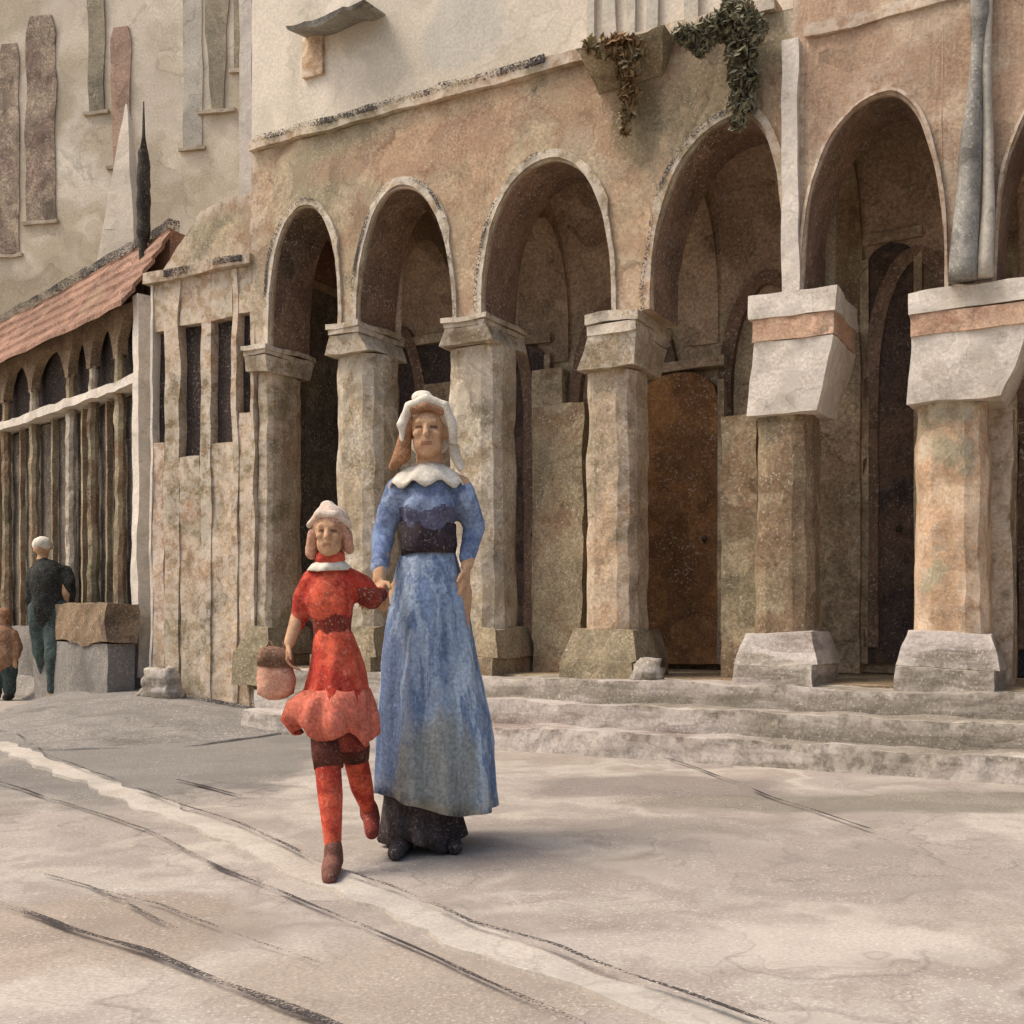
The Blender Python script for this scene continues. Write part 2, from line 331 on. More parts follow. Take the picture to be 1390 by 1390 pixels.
def strip(pts, w, z, name, mat, h=0.0, jit=.0):
    """a band lying on the street along points given in the picture's ground plane"""
    P = [G(*p) for p in pts]; Q = []
    for a, b in zip(P, P[1:]):
        n = max(2, int((b - a).length / .06))
        Q += [a.lerp(b, i / n) for i in range(n)]
    Q.append(P[-1]); m = MB(); top = []
    for i, p in enumerate(Q):
        t = (Q[min(i + 1, len(Q) - 1)] - Q[max(0, i - 1)]).normalized(); s = Vector((-t.y, t.x, 0))
        j = noise.noise(p * 2.3) * jit; ww = w * (.75 + .5 * noise.noise(p * 5 + Vector((9, 0, 0))))
        c = p + s * j
        top.append((c + s * ww / 2, c - s * ww / 2))
    if h:
        rings = [[(a.x, a.y, -.02), (a.x, a.y, z + h), (b.x, b.y, z + h), (b.x, b.y, -.02)] for a, b in top]
        m.rings(rings)
    else:
        vs = [(m.b.verts.new((a.x, a.y, z)), m.b.verts.new((b.x, b.y, z))) for a, b in top]
        for a, b in zip(vs, vs[1:]): m.b.faces.new((a[0], a[1], b[1], b[0]))
    return struct(m.build(name, mat))
L1 = [(-60, 985), (25, 1003), (60, 1030), (200, 1085), (330, 1130), (440, 1186), (530, 1217), (640, 1268), (760, 1300), (870, 1345), (990, 1390), (1150, 1450)]
L2 = [(-60, 1045), (60, 1085), (200, 1130), (300, 1185), (450, 1245), (600, 1310), (700, 1358), (770, 1392), (880, 1440)]
L3 = [(130, 1213), (220, 1235), (300, 1265), (430, 1316)]
L3b = [(60, 1193), (120, 1208), (180, 1237), (242, 1268)]
L4 = [(-40, 1215), (0, 1230), (90, 1265), (200, 1300), (300, 1345), (430, 1389), (520, 1425)]
KB = [(-60, 1000), (40, 1040), (190, 1100), (320, 1148), (430, 1200), (530, 1240), (640, 1290), (760, 1330), (880, 1375), (1000, 1420)]
strip([(a, b - 12) for a, b in KB], .2, 0.0, 'kerb', M['kerb'], h=.012, jit=.03)
for pts, w in ((L1, .022), (L2, .022), (L3, .017), (L3b, .017), (L4, .036)):
    strip(pts, w, .036 if pts is L1 else .017, 'paving_joint', M['charcoal'], jit=.02)
strip([(240, 1062), (280, 1072), (330, 1085)], .03, .017, 'paving_joint', M['charcoal'])
strip([(900, 1030), (1000, 1065), (1060, 1090), (1180, 1130)], .02, .017, 'paving_joint', M['charcoal'], jit=.02)

# ------------------------------------------------------------------ arcade
A = Plane(350, 9.4, 1390, 6.5)
arc = thing('arcade_building', 'long tan stone building with tall arcade arches, stout columns and a cream upper wall', 'building', A.o, A.rz)
PLAT = .45
XS = A.x(1078)                       # where the taller pink front begins
def arch_curve(xl, zl, xa, za, xr, zr, n=18, p=1.0):
    pts = []
    for i in range(n + 1):
        t = i / n * math.pi / 2; pts.append((xl + (xa - xl) * (1 - math.cos(t)) ** 1.12, zl + (za - zl) * math.sin(t) ** p))
    for i in range(1, n + 1):
        t = math.pi / 2 - i / n * math.pi / 2; pts.append((xr + (xa - xr) * (1 - math.cos(t)) ** 1.12, zr + (za - zr) * math.sin(t) ** p))
    return pts
# piers: (pixel left, pixel right, pixel of capital top)
PIERS = [(340, 368, 470), (460, 487, 440), (615, 657, 432), (830, 886, 424), (1064, 1092, 400), (1282, 1354, 392), (1565, 1640, 380), (1900, 2000, 378)]
APEX = [(414, 281), (543, 255), (745, 218), (1006, 158), (1203, 131), (1462, 100), (1780, 40)]
piers = [(A.x(a), A.x(b), A.z((a + b) / 2, c)) for a, b, c in PIERS]
curves = []
for i, (px, py) in enumerate(APEX):
    xa, za = A.at(px, py)
    curves.append(arch_curve(piers[i][1], piers[i][2], xa, za, piers[i+1][0], piers[i+1][2], p=.92 if i != 1 else 1.12))
TOPZ, TH = 4.86, .5
def arched_wall(sols, crvs, ztop, y0, y1, soffit=None):
    m = MB(); sf = MB()
    for (a, b, zb) in sols:
        for y in (y0, y1): m.quad((a, y, zb), (b, y, zb), (b, y, ztop), (a, y, ztop))
        m.quad((a, y0, zb), (b, y0, zb), (b, y1, zb), (a, y1, zb))
    for c in crvs:
        for (x0, z0), (x1, z1) in zip(c, c[1:]):
            for y in (y0, y1): m.quad((x0, y, z0), (x1, y, z1), (x1, y, ztop), (x0, y, ztop))
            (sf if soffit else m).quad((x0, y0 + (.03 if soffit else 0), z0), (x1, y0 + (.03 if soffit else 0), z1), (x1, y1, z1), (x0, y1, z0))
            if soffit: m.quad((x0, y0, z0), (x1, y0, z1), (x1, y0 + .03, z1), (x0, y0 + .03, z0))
    a, b = sols[0][0], sols[-1][1]
    m.quad((a, y0, sols[0][2]), (a, y1, sols[0][2]), (a, y1, ztop), (a, y0, ztop))
    m.quad((b, y0, sols[-1][2]), (b, y1, sols[-1][2]), (b, y1, ztop), (b, y0, ztop))
    m.quad((a, y0, ztop), (b, y0, ztop), (b, y1, ztop), (a, y1, ztop))
    bmesh.ops.remove_doubles(m.b, verts=m.b.verts, dist=.0004)
    if soffit:
        bmesh.ops.remove_doubles(sf.b, verts=sf.b.verts, dist=.0004)
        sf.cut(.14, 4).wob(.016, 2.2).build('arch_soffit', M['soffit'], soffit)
    else: sf.b.free()
    return m
p4l = (piers[4][0], XS, piers[4][2]); p4r = (XS, piers[4][1], piers[4][2])
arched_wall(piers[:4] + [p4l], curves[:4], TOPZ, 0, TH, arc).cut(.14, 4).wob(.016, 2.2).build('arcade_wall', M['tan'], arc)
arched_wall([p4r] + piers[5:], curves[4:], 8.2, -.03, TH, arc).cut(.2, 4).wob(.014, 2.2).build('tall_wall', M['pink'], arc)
# hood moulds
for i, c in enumerate(curves[:6]):
    m = MB(); cx = sum(p[0] for p in c) / len(c); r0 = []
    y = -.03 if i > 3 else 0
    for k, (x, z) in enumerate(c):
        a = c[max(0, k-1)]; b = c[min(len(c)-1, k+1)]; t = Vector((b[0]-a[0], b[1]-a[1])).normalized(); n = Vector((-t.y, t.x))
        w = (.075 if i < 4 else .03) * (1 + .35 * noise.noise(Vector((x * 3, z * 3, i))))
        if i < 4 and k > len(c) * .78: w *= .6
        r0.append([(x + n.x * .012, y - .028, z + n.y * .012), (x + n.x * w, y - .024, z + n.y * w), (x + n.x * w, y + .05, z + n.y * w), (x + n.x * .012, y + .05, z + n.y * .012)])
    m.rings(r0); m.wob(.006, 7, i).build('arch_moulding', M['column'] if i < 3 else (M['tan'] if i == 3 else M['pink']), arc)
    # drawn charcoal outline along the extrados, added as a strip
    if i < 4:
        m = MB(); pr = None
        for k, (x, z) in enumerate(c[: int(len(c) * .62)] if i != 1 else c):
            q = r0[k][1]; tx = Vector((q[0] - x, q[2] - z)).normalized()
            cur = (m.b.verts.new((q[0], y - .034, q[2])), m.b.verts.new((q[0] - tx.x * .03, y - .034, q[2] - tx.y * .03)))
            if pr: m.b.faces.new((pr[0], pr[1], cur[1], cur[0]))
            pr = cur
        m.build('charcoal_outline', M['outline'], arc)
# cornice
x0, x1 = A.x(343), A.x(1055)
m = MB(); m.box(x0, x1, -.055, .13, TOPZ + .002, TOPZ + .09); m.cut(.1).wob(.02, 3).build('cornice', M['tan'], arc)
m = MB(); m.box(A.x(350), A.x(745), -.078, -.06, TOPZ + .05, TOPZ + .1); m.cut(.12).wob(.02, 3).build('cornice_outline', M['outline'], arc)  # drawn line along the cornice, added as a strip
m = MB(); m.box(A.x(342, .16), XS, .16, 4.2, TOPZ + .06, 8.2); m.cut(.5).wob(.012, 1.5).build('upper_wall', M['cream'], arc)
# tan coping step of lean to roof above the arches between cornice and bush
# columns
def column(i, px0, px1, cap_bot, mat, capmat, bandmat=None, yw=.5, cap_over=(.06, .06), capseg=None, base_px=None):
    xa, xb = A.x(px0), A.x(px1); xc = (xa + xb) / 2; w = xb - xa; zt = piers[i][2]
    zc = A.z((px0 + px1) / 2, cap_bot)
    z0 = PLAT
    m = MB(); n = 12; r = w / 2
    prof = [(r * 1.0, z0 + .02), (r * .97, z0 + .8), (r * .95, zc - .25), (r * .93, zc)]
    sy = .46 / w
    ring = []
    for rr, z in prof:
        ring.append([(xc + rr * (abs(math.cos(a)) ** .6) * (1 if math.cos(a) > 0 else -1), .25 + rr * sy * (abs(math.sin(a)) ** .6) * (1 if math.sin(a) > 0 else -1), z) for a in [2 * math.pi * (k + .5) / n for k in range(n)]])
    col = m.rings(ring).cut(.1, 5).wob(.02, 4, i).build('column', mat, arc, smooth=False)
    la, lb = piers[i][0] - cap_over[0], piers[i][1] + cap_over[1]
    m = MB(); h = zt - zc
    m.box(la, lb, -.10, TH + .06, zt - h * .2, zt - .003)
    z9 = zt - h * .4
    m.rings([[(xa * .78 + la * .22 - .005, -.04, zc), (xb * .7 + lb * .3, -.04, zc), (xb * .7 + lb * .3, TH + .01, zc), (xa * .78 + la * .22 - .005, TH + .01, zc)], [(la + .02, -.075, z9), (lb - .02, -.075, z9), (lb - .02, TH + .04, z9), (la + .02, TH + .04, z9)]])
    m.cut(.05, 6).wob(.02, 2.6, i).build('capital', capmat, col)
    m = MB(); m.box(la + .015, lb - .015, -.085, TH + .05, zt - h * .4 + .002, zt - h * .2 - .002)
    m.cut(.12, 4).wob(.01, 5, i).build('capital_band', bandmat or capmat, col)
    m = MB(); bw = .04
    m.box(xa - bw - .03, xb + bw + .03, -.16, TH + .1, z0 - .16, z0 + .12, taper=(-.015, -.015))
    m.box(xa - .075, xb + .075, -.09, TH + .06, z0 + .122, z0 + .34, taper=(-.06, -.06))
    m.cut(.05, 6).wob(.026, 2.4, i).build('base', M['step'] if i > 3 else M['olive'], col)
    return col
column(0, 340, 366, 505, M['ochre'], M['column'], cap_over=(.02, .03))
column(1, 444, 508, 480, M['column'], M['column'], cap_over=(.06, .07))
column(2, 596, 672, 468, M['column'], M['column'], cap_over=(.05, .07))
column(3, 784, 856, 500, M['ochre'], M['column'], cap_over=(.17, -.08))
column(4, 1016, 1098, 560, M['olive'], M['white'], M['orange'], cap_over=(.2, .22))
column(5, 1234, 1340, 545, M['peach'], M['white'], M['orange'], cap_over=(.2, .2))
column(6, 1570, 1640, 540, M['peach'], M['white'], M['orange'])
column(7, 1900, 1990, 540, M['olive'], M['white'], M['orange'])
# pilaster strip above column four, down pipe above column five
xa, xb = A.x(1066), A.x(1088)
m = MB(); m.box(xa, xb, -.085, .10, piers[4][2] + .002, A.z(1077, 62)); m.cut(.12).wob(.018, 3).build('pilaster', M['white'], arc)
m = MB(); xp, xq = A.x(1312, -.1), A.x(1338, -.1); zt = piers[5][2]
m.tube([(xp - .02, -.13, zt + .02), (xp + .0, -.13, zt + .35), (xp + .03, -.12, zt + .9), (xq - .03, -.11, zt + 1.6), (xq - .03, -.11, 8.1)], [.085, .075, .062, .055, .055], 10)
pp = m.cut(.15).wob(.008, 4).build('down_pipe', M['pipe'], arc, smooth=True)
m = MB(); m.tube([(xp + .10, -.12, zt + .02), (xp + .12, -.11, zt + .5), (xp + .11, -.10, zt + 1.1), (xp + .12, -.09, 8.1)], [.05, .035, .03, .03], 8)
m.cut(.15).wob(.01, 4).build('pale_pipe', M['greyst'], arc, smooth=True)
# interior: floor, back wall, vault, ribs, ends
YB = 1.45
XE = piers[7][1]
m = MB(); m.box(A.x(338), XE, .0, YB + .3, .02, PLAT); m.build('arcade_floor', M['olive'], arc)
m = MB(); m.box(A.x(338) - .3, XE, YB, YB + .3, PLAT + .003, 5.2); m.cut(.5).wob(.01, 2).build('back_wall', M['inner'], arc)
m = MB(); vs = [(TH - .003, 4.5), (.75, 4.5)]
for k in range(1, 11):
    t = math.pi / 2 * k / 10; vs.append((.75 + (YB - .75) * math.sin(t), 3.35 + 1.15 * math.cos(t)))
for (ya, za), (yb, zb) in zip(vs, vs[1:]): m.quad((A.x(338), ya, za), (XE, ya, za), (XE, yb, zb), (A.x(338), yb, zb))
m.cut(.4, 5).wob(.012, 2).build('vault', M['vault'], arc)
m = MB(); m.box(A.x(338) - .2, XE, TH + .01, YB + .2, 4.55, 4.75); m.build('vault_slab', M['vault'], arc)
for xe in (A.x(338) - .12, XE - .12):
    m = MB(); m.box(xe, xe + .12, TH + .003, YB - .003, PLAT + .003, 4.5); m.build('end_wall', M['inner'], arc)
for i in range(1, 7):
    xc = (piers[i][0] + piers[i][1]) / 2; hw = .15; m = MB(); ring = []
    for k in range(15):
        t = math.pi * k / 14; y = TH + .02 + (YB - TH - .04) * (1 - math.cos(t)) / 2; z = 3.1 + 1.1 * math.sin(t) ** .75
        ring.append([(xc - hw, y, z), (xc + hw, y, z), (xc + hw, y, z + .34), (xc - hw, y, z + .34)])
    m.rings(ring).wob(.01, 4).build('vault_rib', M['olive'] if i > 3 else M['vault'], arc)
    if i == 3: continue
    m = MB(); m.box(xc - hw, xc + hw, YB - .14, YB + .01, PLAT + .004, 3.02); m.cut(.2).wob(.012, 3).build('wall_pier', M['inner'], arc)
for i in range(0, 6):                   # blind pointed arches on the back wall, one per bay
    a = (piers[i][0] + piers[i][1]) / 2 + .16; b = (piers[i+1][0] + piers[i+1][1]) / 2 - .16; cc = arch_curve(a, 2.6, (a + b) / 2, 3.62, b, 2.6, 10, 1.1)
    cc = [(a, PLAT + .2)] + cc + [(b, PLAT + .2)]
    m = MB(); rg = []
    for k, (x, z) in enumerate(cc):
        p = cc[max(0, k-1)]; q = cc[min(len(cc)-1, k+1)]; t = Vector((q[0]-p[0], q[1]-p[1])).normalized(); w = .11
        rg.append([(x, YB - .07, z), (x + t.y * w, YB - .07, z - t.x * w), (x + t.y * w, YB + .02, z - t.x * w), (x, YB + .02, z)])
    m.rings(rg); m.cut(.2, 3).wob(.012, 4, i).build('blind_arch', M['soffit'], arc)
for px0, px1, pt, mt in ((972, 1020, 560, 'olive'), (715, 782, 545, 'olive'), (1340, 1372, 545, 'ochre'), (520, 560, 590, 'column')):
    xa, xb = A.x(px0, .3), A.x(px1, .3); zt = A.z((px0 + px1) / 2, pt, .3)
    m = MB(); m.box(xa, xb, .42, .62, PLAT - .01, zt); m.cut(.1, 6).wob(.025, 3, px0).build('side_wall', M[mt], arc)
def back_panel(px0, px1, pt, pb, mat, name, dy=.05, round_top=True):
    y = YB - dy; xa, xb = A.x(px0, y), A.x(px1, y); zt = A.z((px0 + px1) / 2, pt, y); zb = max(PLAT + .01, A.z((px0 + px1) / 2, pb, y))
    w = xb - xa; pts = [(xa, zb), (xb, zb)]
    if round_top: pts += [(xa + w / 2 + w / 2 * math.cos(math.pi * k / 8), zt - w * .35 + w * .35 * math.sin(math.pi * k / 8)) for k in range(9)]
    else: pts += [(xb, zt), (xa, zt)]
    m = MB(); m.rings([[(x, yy, z) for x, z in pts] for yy in (y, YB + .02)]); m.cut(.3, 3).wob(.015, 3)
    d = m.build(name, mat, arc)
    m = MB(); t = .06 # frame
    m.box(xa - t, xa - .003, y - .02, YB + .01, zb, zt - .1); m.box(xb + .003, xb + t, y - .02, YB + .01, zb, zt - .1); m.box(xa - t, xb + t, y - .021, YB + .01, zt + .01, zt + .09)
    m.cut(.3, 3).wob(.012, 3).build('door_frame' if 'door' in name else 'window_frame', M['inner'], d)
    if 'door' in name:
        m = MB(); m.ball((xb - .1, y - .03, zb + 1.0), (.025, .03, .025), 8, 6); m.build('handle', M['finial'], d)
    return d
back_panel(864, 974, 505, 900, M['brown'], 'brown_door', dy=.13)
back_panel(690, 740, 470, 880, M['dark'], 'dark_door')
back_panel(525, 615, 470, 575, M['dark'], 'dark_window', round_top=False)
back_panel(405, 462, 500, 900, M['dark'], 'dark_door')
back_panel(1104, 1168, 556, 900, M['brown'], 'brown_door', round_top=False)
back_panel(1180, 1240, 330, 900, M['dark'], 'dark_door')
back_panel(1374, 1440, 590, 940, M['bluedark'], 'dark_door')
# steps in front
for k, (t, z) in enumerate(((.28, .45), (.52, .30), (.78, .15))):
    m = MB(); m.box(A.x(392 + 12 * k), XE, -t, -.003 if k == 0 else -t + .35, -.02, z - .002); m.cut(.11, 7).wob(.03, 2.6, k)
    st = m.build('stone_step', M['step'], None, loc=A.o, rz=A.rz); struct(st)
# upper wall dressings
y = .16
xa, xb = A.x(402, .0), A.x(508, .0)
m = MB(); zt, zb = A.z(455, 8), A.z(455, 40)
n = 12; ring = []
for k in range(n + 1):
    f = k / n; e = math.sin(math.pi * min(1, f * 1.15 + .08)) ** .5 if f < .8 else max(.15, 1 - (f - .7) * 2.8)
    x = xa + (xb - xa) * f; zc = zb + (zt - zb) * (.55 - .05 * f); h = (zt - zb) * .5 * e
    ring.append([(x, -.12, zc - h), (x, -.14, zc - h * .6), (x, y + .005, zc + h), (x, y + .005, zc - h * .2)])
m.rings(ring); m.wob(.02, 5).build('awning', M['lead'], arc)
m = MB(); m.box(A.x(414, y), A.x(441, y), y - .035, y + .02, A.z(428, 105, y), A.z(428, 36, y)); m.cut(.08).wob(.012, 6).build('shutter', M['peach'], arc)
for (p0, p1, mt) in ((800, 810, 'greyst'), (822, 838, 'greyst'), (852, 864, 'greyst'), (880, 896, 'greyst'), (932, 950, 'greyst')):
    m = MB(); m.box(A.x(p0, y), A.x(p1, y), y - .04, y + .02, TOPZ + .1, 8); m.cut(.15).wob(.01, 4).build('pilaster', M[mt], arc)
m = MB(); m.box(A.x(545, y), A.x(680, y), y - .012, y + .02, A.z(610, 82, y), 8.0)
# corbel with moss under the cornice, string course on tall wall
m = MB(); xa = A.x(810); xb = A.x(900)
m.rings([[(xa + .02, -.02, 4.62), (xb, -.02, 4.62), (xb, .05, 4.62), (xa + .02, .05, 4.62)], [(xa - .02, -.24, 4.80), (xb + .08, -.22, 4.80), (xb + .08, .05, 4.80), (xa - .02, .05, 4.80)], [(xa - .04, -.26, 4.84), (xb + .1, -.24, 4.84), (xb + .1, .05, 4.84), (xa - .04, .05, 4.84)]])
m.cut(.08).wob(.02, 5).build('corbel', M['olive'], arc)
m = MB(); m.box(A.x(1095), XE, -.06, -.031, 4.62, 4.70); m.cut(.15).wob(.02, 3).build('string_course', M['pink'], arc)

# ------------------------------------------------------------------ bushes on the wall
def leafy(name, label, cat, centre, clumps, n, mat, stem, lsz=.03, seed=1):
    t = thing(name, label, cat, centre); m = MB(); rnd = random.Random(seed)
    wt = [c[1] ** 2 for c in clumps]
    for _ in range(n):
        c, r = rnd.choices(clumps, wt)[0]; d = Vector((rnd.gauss(0, 1), rnd.gauss(0, .7), rnd.gauss(0, 1))).normalized() * r * rnd.random() ** .45
        p = Vector(c) + d; a = Vector((rnd.gauss(0, 1), rnd.gauss(0, 1), rnd.gauss(0, 1))).normalized(); b = a.orthogonal().normalized(); s = lsz * rnd.uniform(.5, 1.4)
        m.quad(p - a * s, p + b * s * .55, p + a * s, p - b * s * .55)
    m.build('foliage', mat, t)
    m = MB(); m.tube(*stem, 8); m.cut(.1).wob(.015, 6).build('stem', M['olive'], t, smooth=True)
    return t
q = A.at(1015, 60)[0]; c = A.world(A.x(1015), -.2, A.z(1015, 62))
leafy('wall_bush', 'dark bushy plant on the wall top beside the tall white pilaster', 'plant', c,
      [((.0, 0, .06), .14), ((.06, 0, .0), .12), ((-.08, 0, .05), .11), ((-.2, .02, .0), .09), ((-.3, .03, -.02), .08), ((-.38, .03, .0), .05), ((.14, .02, .03), .06), ((.03, .03, -.14), .12), ((.05, .06, -.28), .11), ((.04, .08, -.42), .09), ((.02, .1, -.54), .06), ((-.24, .02, -.09), .06), ((-.06, 0, .16), .06)],
      5200, M['leaf'], ([(0, 0, .1), (.03, .03, -.15), (.05, .08, -.35), (.04, .12, -.6)], [.012, .022, .02, .01]), seed=3)
c = A.world(A.x(862), -.24, A.z(862, 92))
leafy('wall_fern', 'olive and brown plant trailing from the corbel under the cornice', 'plant', c,
      [((-.1, 0, .03), .08), ((.0, 0, .03), .1), ((.1, 0, .03), .08), ((-.22, 0, .05), .05), ((.04, .03, -.1), .09), ((.07, .08, -.24), .08), ((.05, .12, -.36), .06), ((.04, .14, -.46), .04)],
      1700, M['leaf2'], ([(-.05, 0, .05), (.02, .05, -.12), (.06, .12, -.4)], [.012, .02, .01]), seed=5)

# ------------------------------------------------------------------ narrow loggia house (left of the arcade)
B = A
log = thing('loggia_house', 'narrow tan house with four tall dark slits between ochre piers, left of the arches', 'building', A.world(A.x(204), 0, 0), A.rz)
bx = A.x(204)
def LX(p): return A.x(p) - bx
openings = [(207, 223, 450, 600), (243, 272, 440, 620), (286, 315, 432, 600), (322, 341, 424, 560)]
edges = [204] + [v for o in openings for v in o[:2]] + [345]
for k in range(0, len(edges), 2):
    a, b = edges[k], edges[k+1]
    if b - a < 2: continue
    m = MB(); m.box(LX(a), LX(b), 0, .4, .0, 3.9); m.cut(.15).wob(.02, 2.5, k).build('pier', M['ochre'] if k else M['white'], log)
for k, (a, b, t, bt) in enumerate(openings):
    zt, zb = A.z((a + b) / 2, t), A.z((a + b) / 2, bt)
    m = MB(); m.box(LX(a) + .002, LX(b) - .002, .012, .4, zt, 3.9); m.cut(.15).wob(.015, 3).build('lintel', M['tan'], log)
    m = MB(); m.box(LX(a) + .002, LX(b) - .002, .006 + .004 * k, .36, .0, zb); m.cut(.15).wob(.02, 3).build('parapet', M['ochre'] if k != 0 else M['pink'], log)
    m = MB(); m.box(LX(a) - .01, LX(b) + .01, .09, .40, zb + .002, zt - .002); m.build('recess_shade', M['slit'], log)  # dark panel near the front, the opening's shade painted in its colour
m = MB(); m.box(LX(200), LX(344), -.05, .42, 3.902, 4.0); m.cut(.15).wob(.02, 3).build('string_course', M['tan'], log)
m = MB(); m.box(LX(230), LX(335), -.08, -.052, 3.93, 3.985); m.cut(.12).wob(.02, 3).build('charcoal_outline', M['outline'], log)  # drawn charcoal line on the string course, an added strip
m = MB(); up = [(199, 386), (222, 352), (246, 318), (262, 282), (300, 268), (343.5, 252)]
m.rings([[(LX(p), .06, 4.002), (LX(p), .06, A.z(p, q)), (LX(p), .45, A.z(p, q) + .02), (LX(p), .45, 4.002)] for p, q in up])
m.cut(.14, 5).wob(.025, 2.5).build('gable_wall', M['tan'], log)
m = MB(); m.rings([[(LX(199), .452, 4.002), (LX(199), .452, 4.4), (LX(199), 2.6, 4.002)], [(LX(343), .452, 4.002), (LX(343), .452, 4.9), (LX(343), 2.6, 4.002)]]); m.build('roof', M['tile'], log)
m = MB(); m.box(LX(200), LX(344), .45, 2.6, .0, 3.9); m.build('core_wall', M['darkgrey'], log)

# ------------------------------------------------------------------ gallery house with red roof
Cg = Plane(200, 10.3, 0, 13.2); Cg = Plane(0, 13.2, 200, 10.3)
gal = thing('gallery_house', 'old house with red tiled roof over a dark gallery of thin pale posts', 'building', Cg.o, Cg.rz)
cx0, cx1 = Cg.x(-150), Cg.x(196)
ZR, ZE, ZB = 3.1, 3.93, .75
m = MB(); m.box(cx0, cx1, .75, 4.0, .0, 3.9); m.cut(.6).build('inner_wall', M['darkgrey'], gal)
m = MB(); m.box(cx0, cx1, .16, .22, ZR + .065, 3.895); m.cut(.5).build('gallery_back', M['slit'], gal)  # backing set close behind the posts, gallery shade in its colour
m = MB(); rows = 5
for k in range(rows):
    f0, f1 = k / rows, (k + 1) / rows
    ya, za = -.22 + .5 * f0, ZE - .12 + .8 * f0; yb, zb = -.22 + .5 * f1 + .03, ZE - .12 + .8 * f1
    m.rings([[(cx0, ya, za), (cx0, yb, zb), (cx0, yb, zb - .05), (cx0, ya, za - .05)], [(cx1, ya, za), (cx1, yb, zb), (cx1, yb, zb - .05), (cx1, ya, za - .05)]])
m.rings([[(x, .27, ZE + .66), (x, .27, ZE - .02), (x, 4.0, ZE - .02)] for x in (cx0, cx1 - .02)])
m.cut(.2, 5).wob(.02, 2.5).build('roof', M['tile'], gal)
m = MB(); m.box(cx0, cx1, .24, .36, ZE + .66, ZE + .74); m.cut(.15).wob(.025, 3).build('ridge', M['outline'], gal)
# arcade of small lancets: a fascia board with pointed cut-outs
posts = [-150, -105, -60, -22, 3, 40, 90, 120, 156, 192]
pxs = [Cg.x(p) for p in posts]
sol = []; crv = []
for p in pxs: sol.append((p - .055, p + .055, 3.42))
for a, b in zip(sol, sol[1:]):
    xm = (a[1] + b[0]) / 2; crv.append(arch_curve(a[1], 3.45, xm, 3.80, b[0], 3.45, 6, 1.3))
arched_wall(sol, crv, 3.9, 0, .1).cut(.2, 3).wob(.012, 4).build('lancet_frieze', M['earth'], gal)
for k, p in enumerate(pxs):
    m = MB(); m.tube([(p, .05, ZB), (p + .01, .05, 2), (p, .05, ZR - .03)], [.07, .055, .06], 8); m.cut(.1, 5).wob(.022, 5, k).build('lower_post', M['olive' if k % 3 else 'column'], gal)
    m = MB(); m.tube([(p, .05, ZR + .06), (p, .05, 3.46)], [.05, .05], 8); m.cut(.1, 4).wob(.02, 5, k).build('upper_post', M['column' if k % 2 else 'olive'], gal)
    if k < len(pxs) - 1:
        q = pxs[k + 1]
        m = MB(); m.box((p + q) / 2 - .02, (p + q) / 2 + .02, .05, .11, ZB, ZR - .05); m.cut(.2, 4).wob(.012, 4).build('mullion', M['olive'], gal)
m = MB(); m.box(cx0, cx1, -.06, .16, ZR - .03, ZR + .06); m.cut(.12, 6).wob(.025, 4).build('rail', M['white'], gal)
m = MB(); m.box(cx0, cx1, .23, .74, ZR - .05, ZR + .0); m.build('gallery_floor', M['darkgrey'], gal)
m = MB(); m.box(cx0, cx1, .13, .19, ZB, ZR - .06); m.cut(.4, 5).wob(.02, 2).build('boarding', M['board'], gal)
m = MB(); m.box(cx0, cx1, -.12, .74, .0, ZB - .003); m.cut(.2, 6).wob(.02, 2).build('plinth', M['plinth'], gal)
m = MB(); xa = Cg.x(193); m.box(xa - .04, xa + .09, -.08, .16, .3, 3.9); m.cut(.15, 6).wob(.02, 3).build('corner_post', M['white'], gal)
# finial at the roof's end
xf = Cg.x(195, .2); zf = lambda py: Cg.z(195, py, .2)
m = MB(); m.lathe([(.03, zf(395)), (.05, zf(360)), (.04, zf(330)), (.07, zf(318)), (.062, zf(300)), (.068, zf(275)), (.055, zf(257)), (.066, zf(252)), (.06, zf(225)), (.045, zf(203))], xf, .2, 10)
fin = m.cut(.08, 4).wob(.012, 7).build('finial', M['finial'], gal, smooth=True)
m = MB(); m.lathe([(.04, zf(205)), (.018, zf(185)), (.006, zf(138))], xf, .2, 8); m.build('needle', M['finial'], fin, smooth=True)

# low brown bench wall and guard stones
e0 = Cg.world(Cg.x(100), -.32, 0)
bench = thing('stone_bench', 'low brown stone ledge with a pale corner below the posts of the red roofed house', 'bench', e0, Cg.rz)
L = Cg.x(190) - Cg.x(85)
m = MB(); m.box(0, L, -.12, .16, .62, .98); m.cut(.12, 5).wob(.05, 2.4).build('seat', M['earth'], bench)
m = MB(); m.box(.03, L - .05, -.10, .16, .0, .618); m.cut(.15, 5).wob(.015, 2.4).build('base', M['plinth'], bench)
def guard(p, r, label, sd):
    m = MB(); m.box(-r[0], r[0], -r[1], r[1], 0, r[2] * 1.7, taper=(-r[0] * .25, -r[1] * .25)); m.cut(.05, 4)
    bmesh.ops.smooth_vert(m.b, verts=m.b.verts, factor=.5, use_axis_x=True, use_axis_y=True, use_axis_z=True); bmesh.ops.smooth_vert(m.b, verts=m.b.verts, factor=.5, use_axis_x=True, use_axis_y=True, use_axis_z=True)
    m.wob(min(r) * .38, 2.4 / max(r), sd)
    return tag(m.build('kerb_stone', M['step'], None, smooth=True, loc=p, rz=A.rz), label, 'stone', 'pale stones at the wall foot')
guard(A.world(A.x(880, -.16), -.16, .445), (.11, .08, .09), 'small pale stone on the step beside the ochre column base', 3)
guard(A.world(A.x(219, -.2), -.2, .15), (.2, .11, .16), 'larger pale stone at the foot of the narrow tan house', 8)

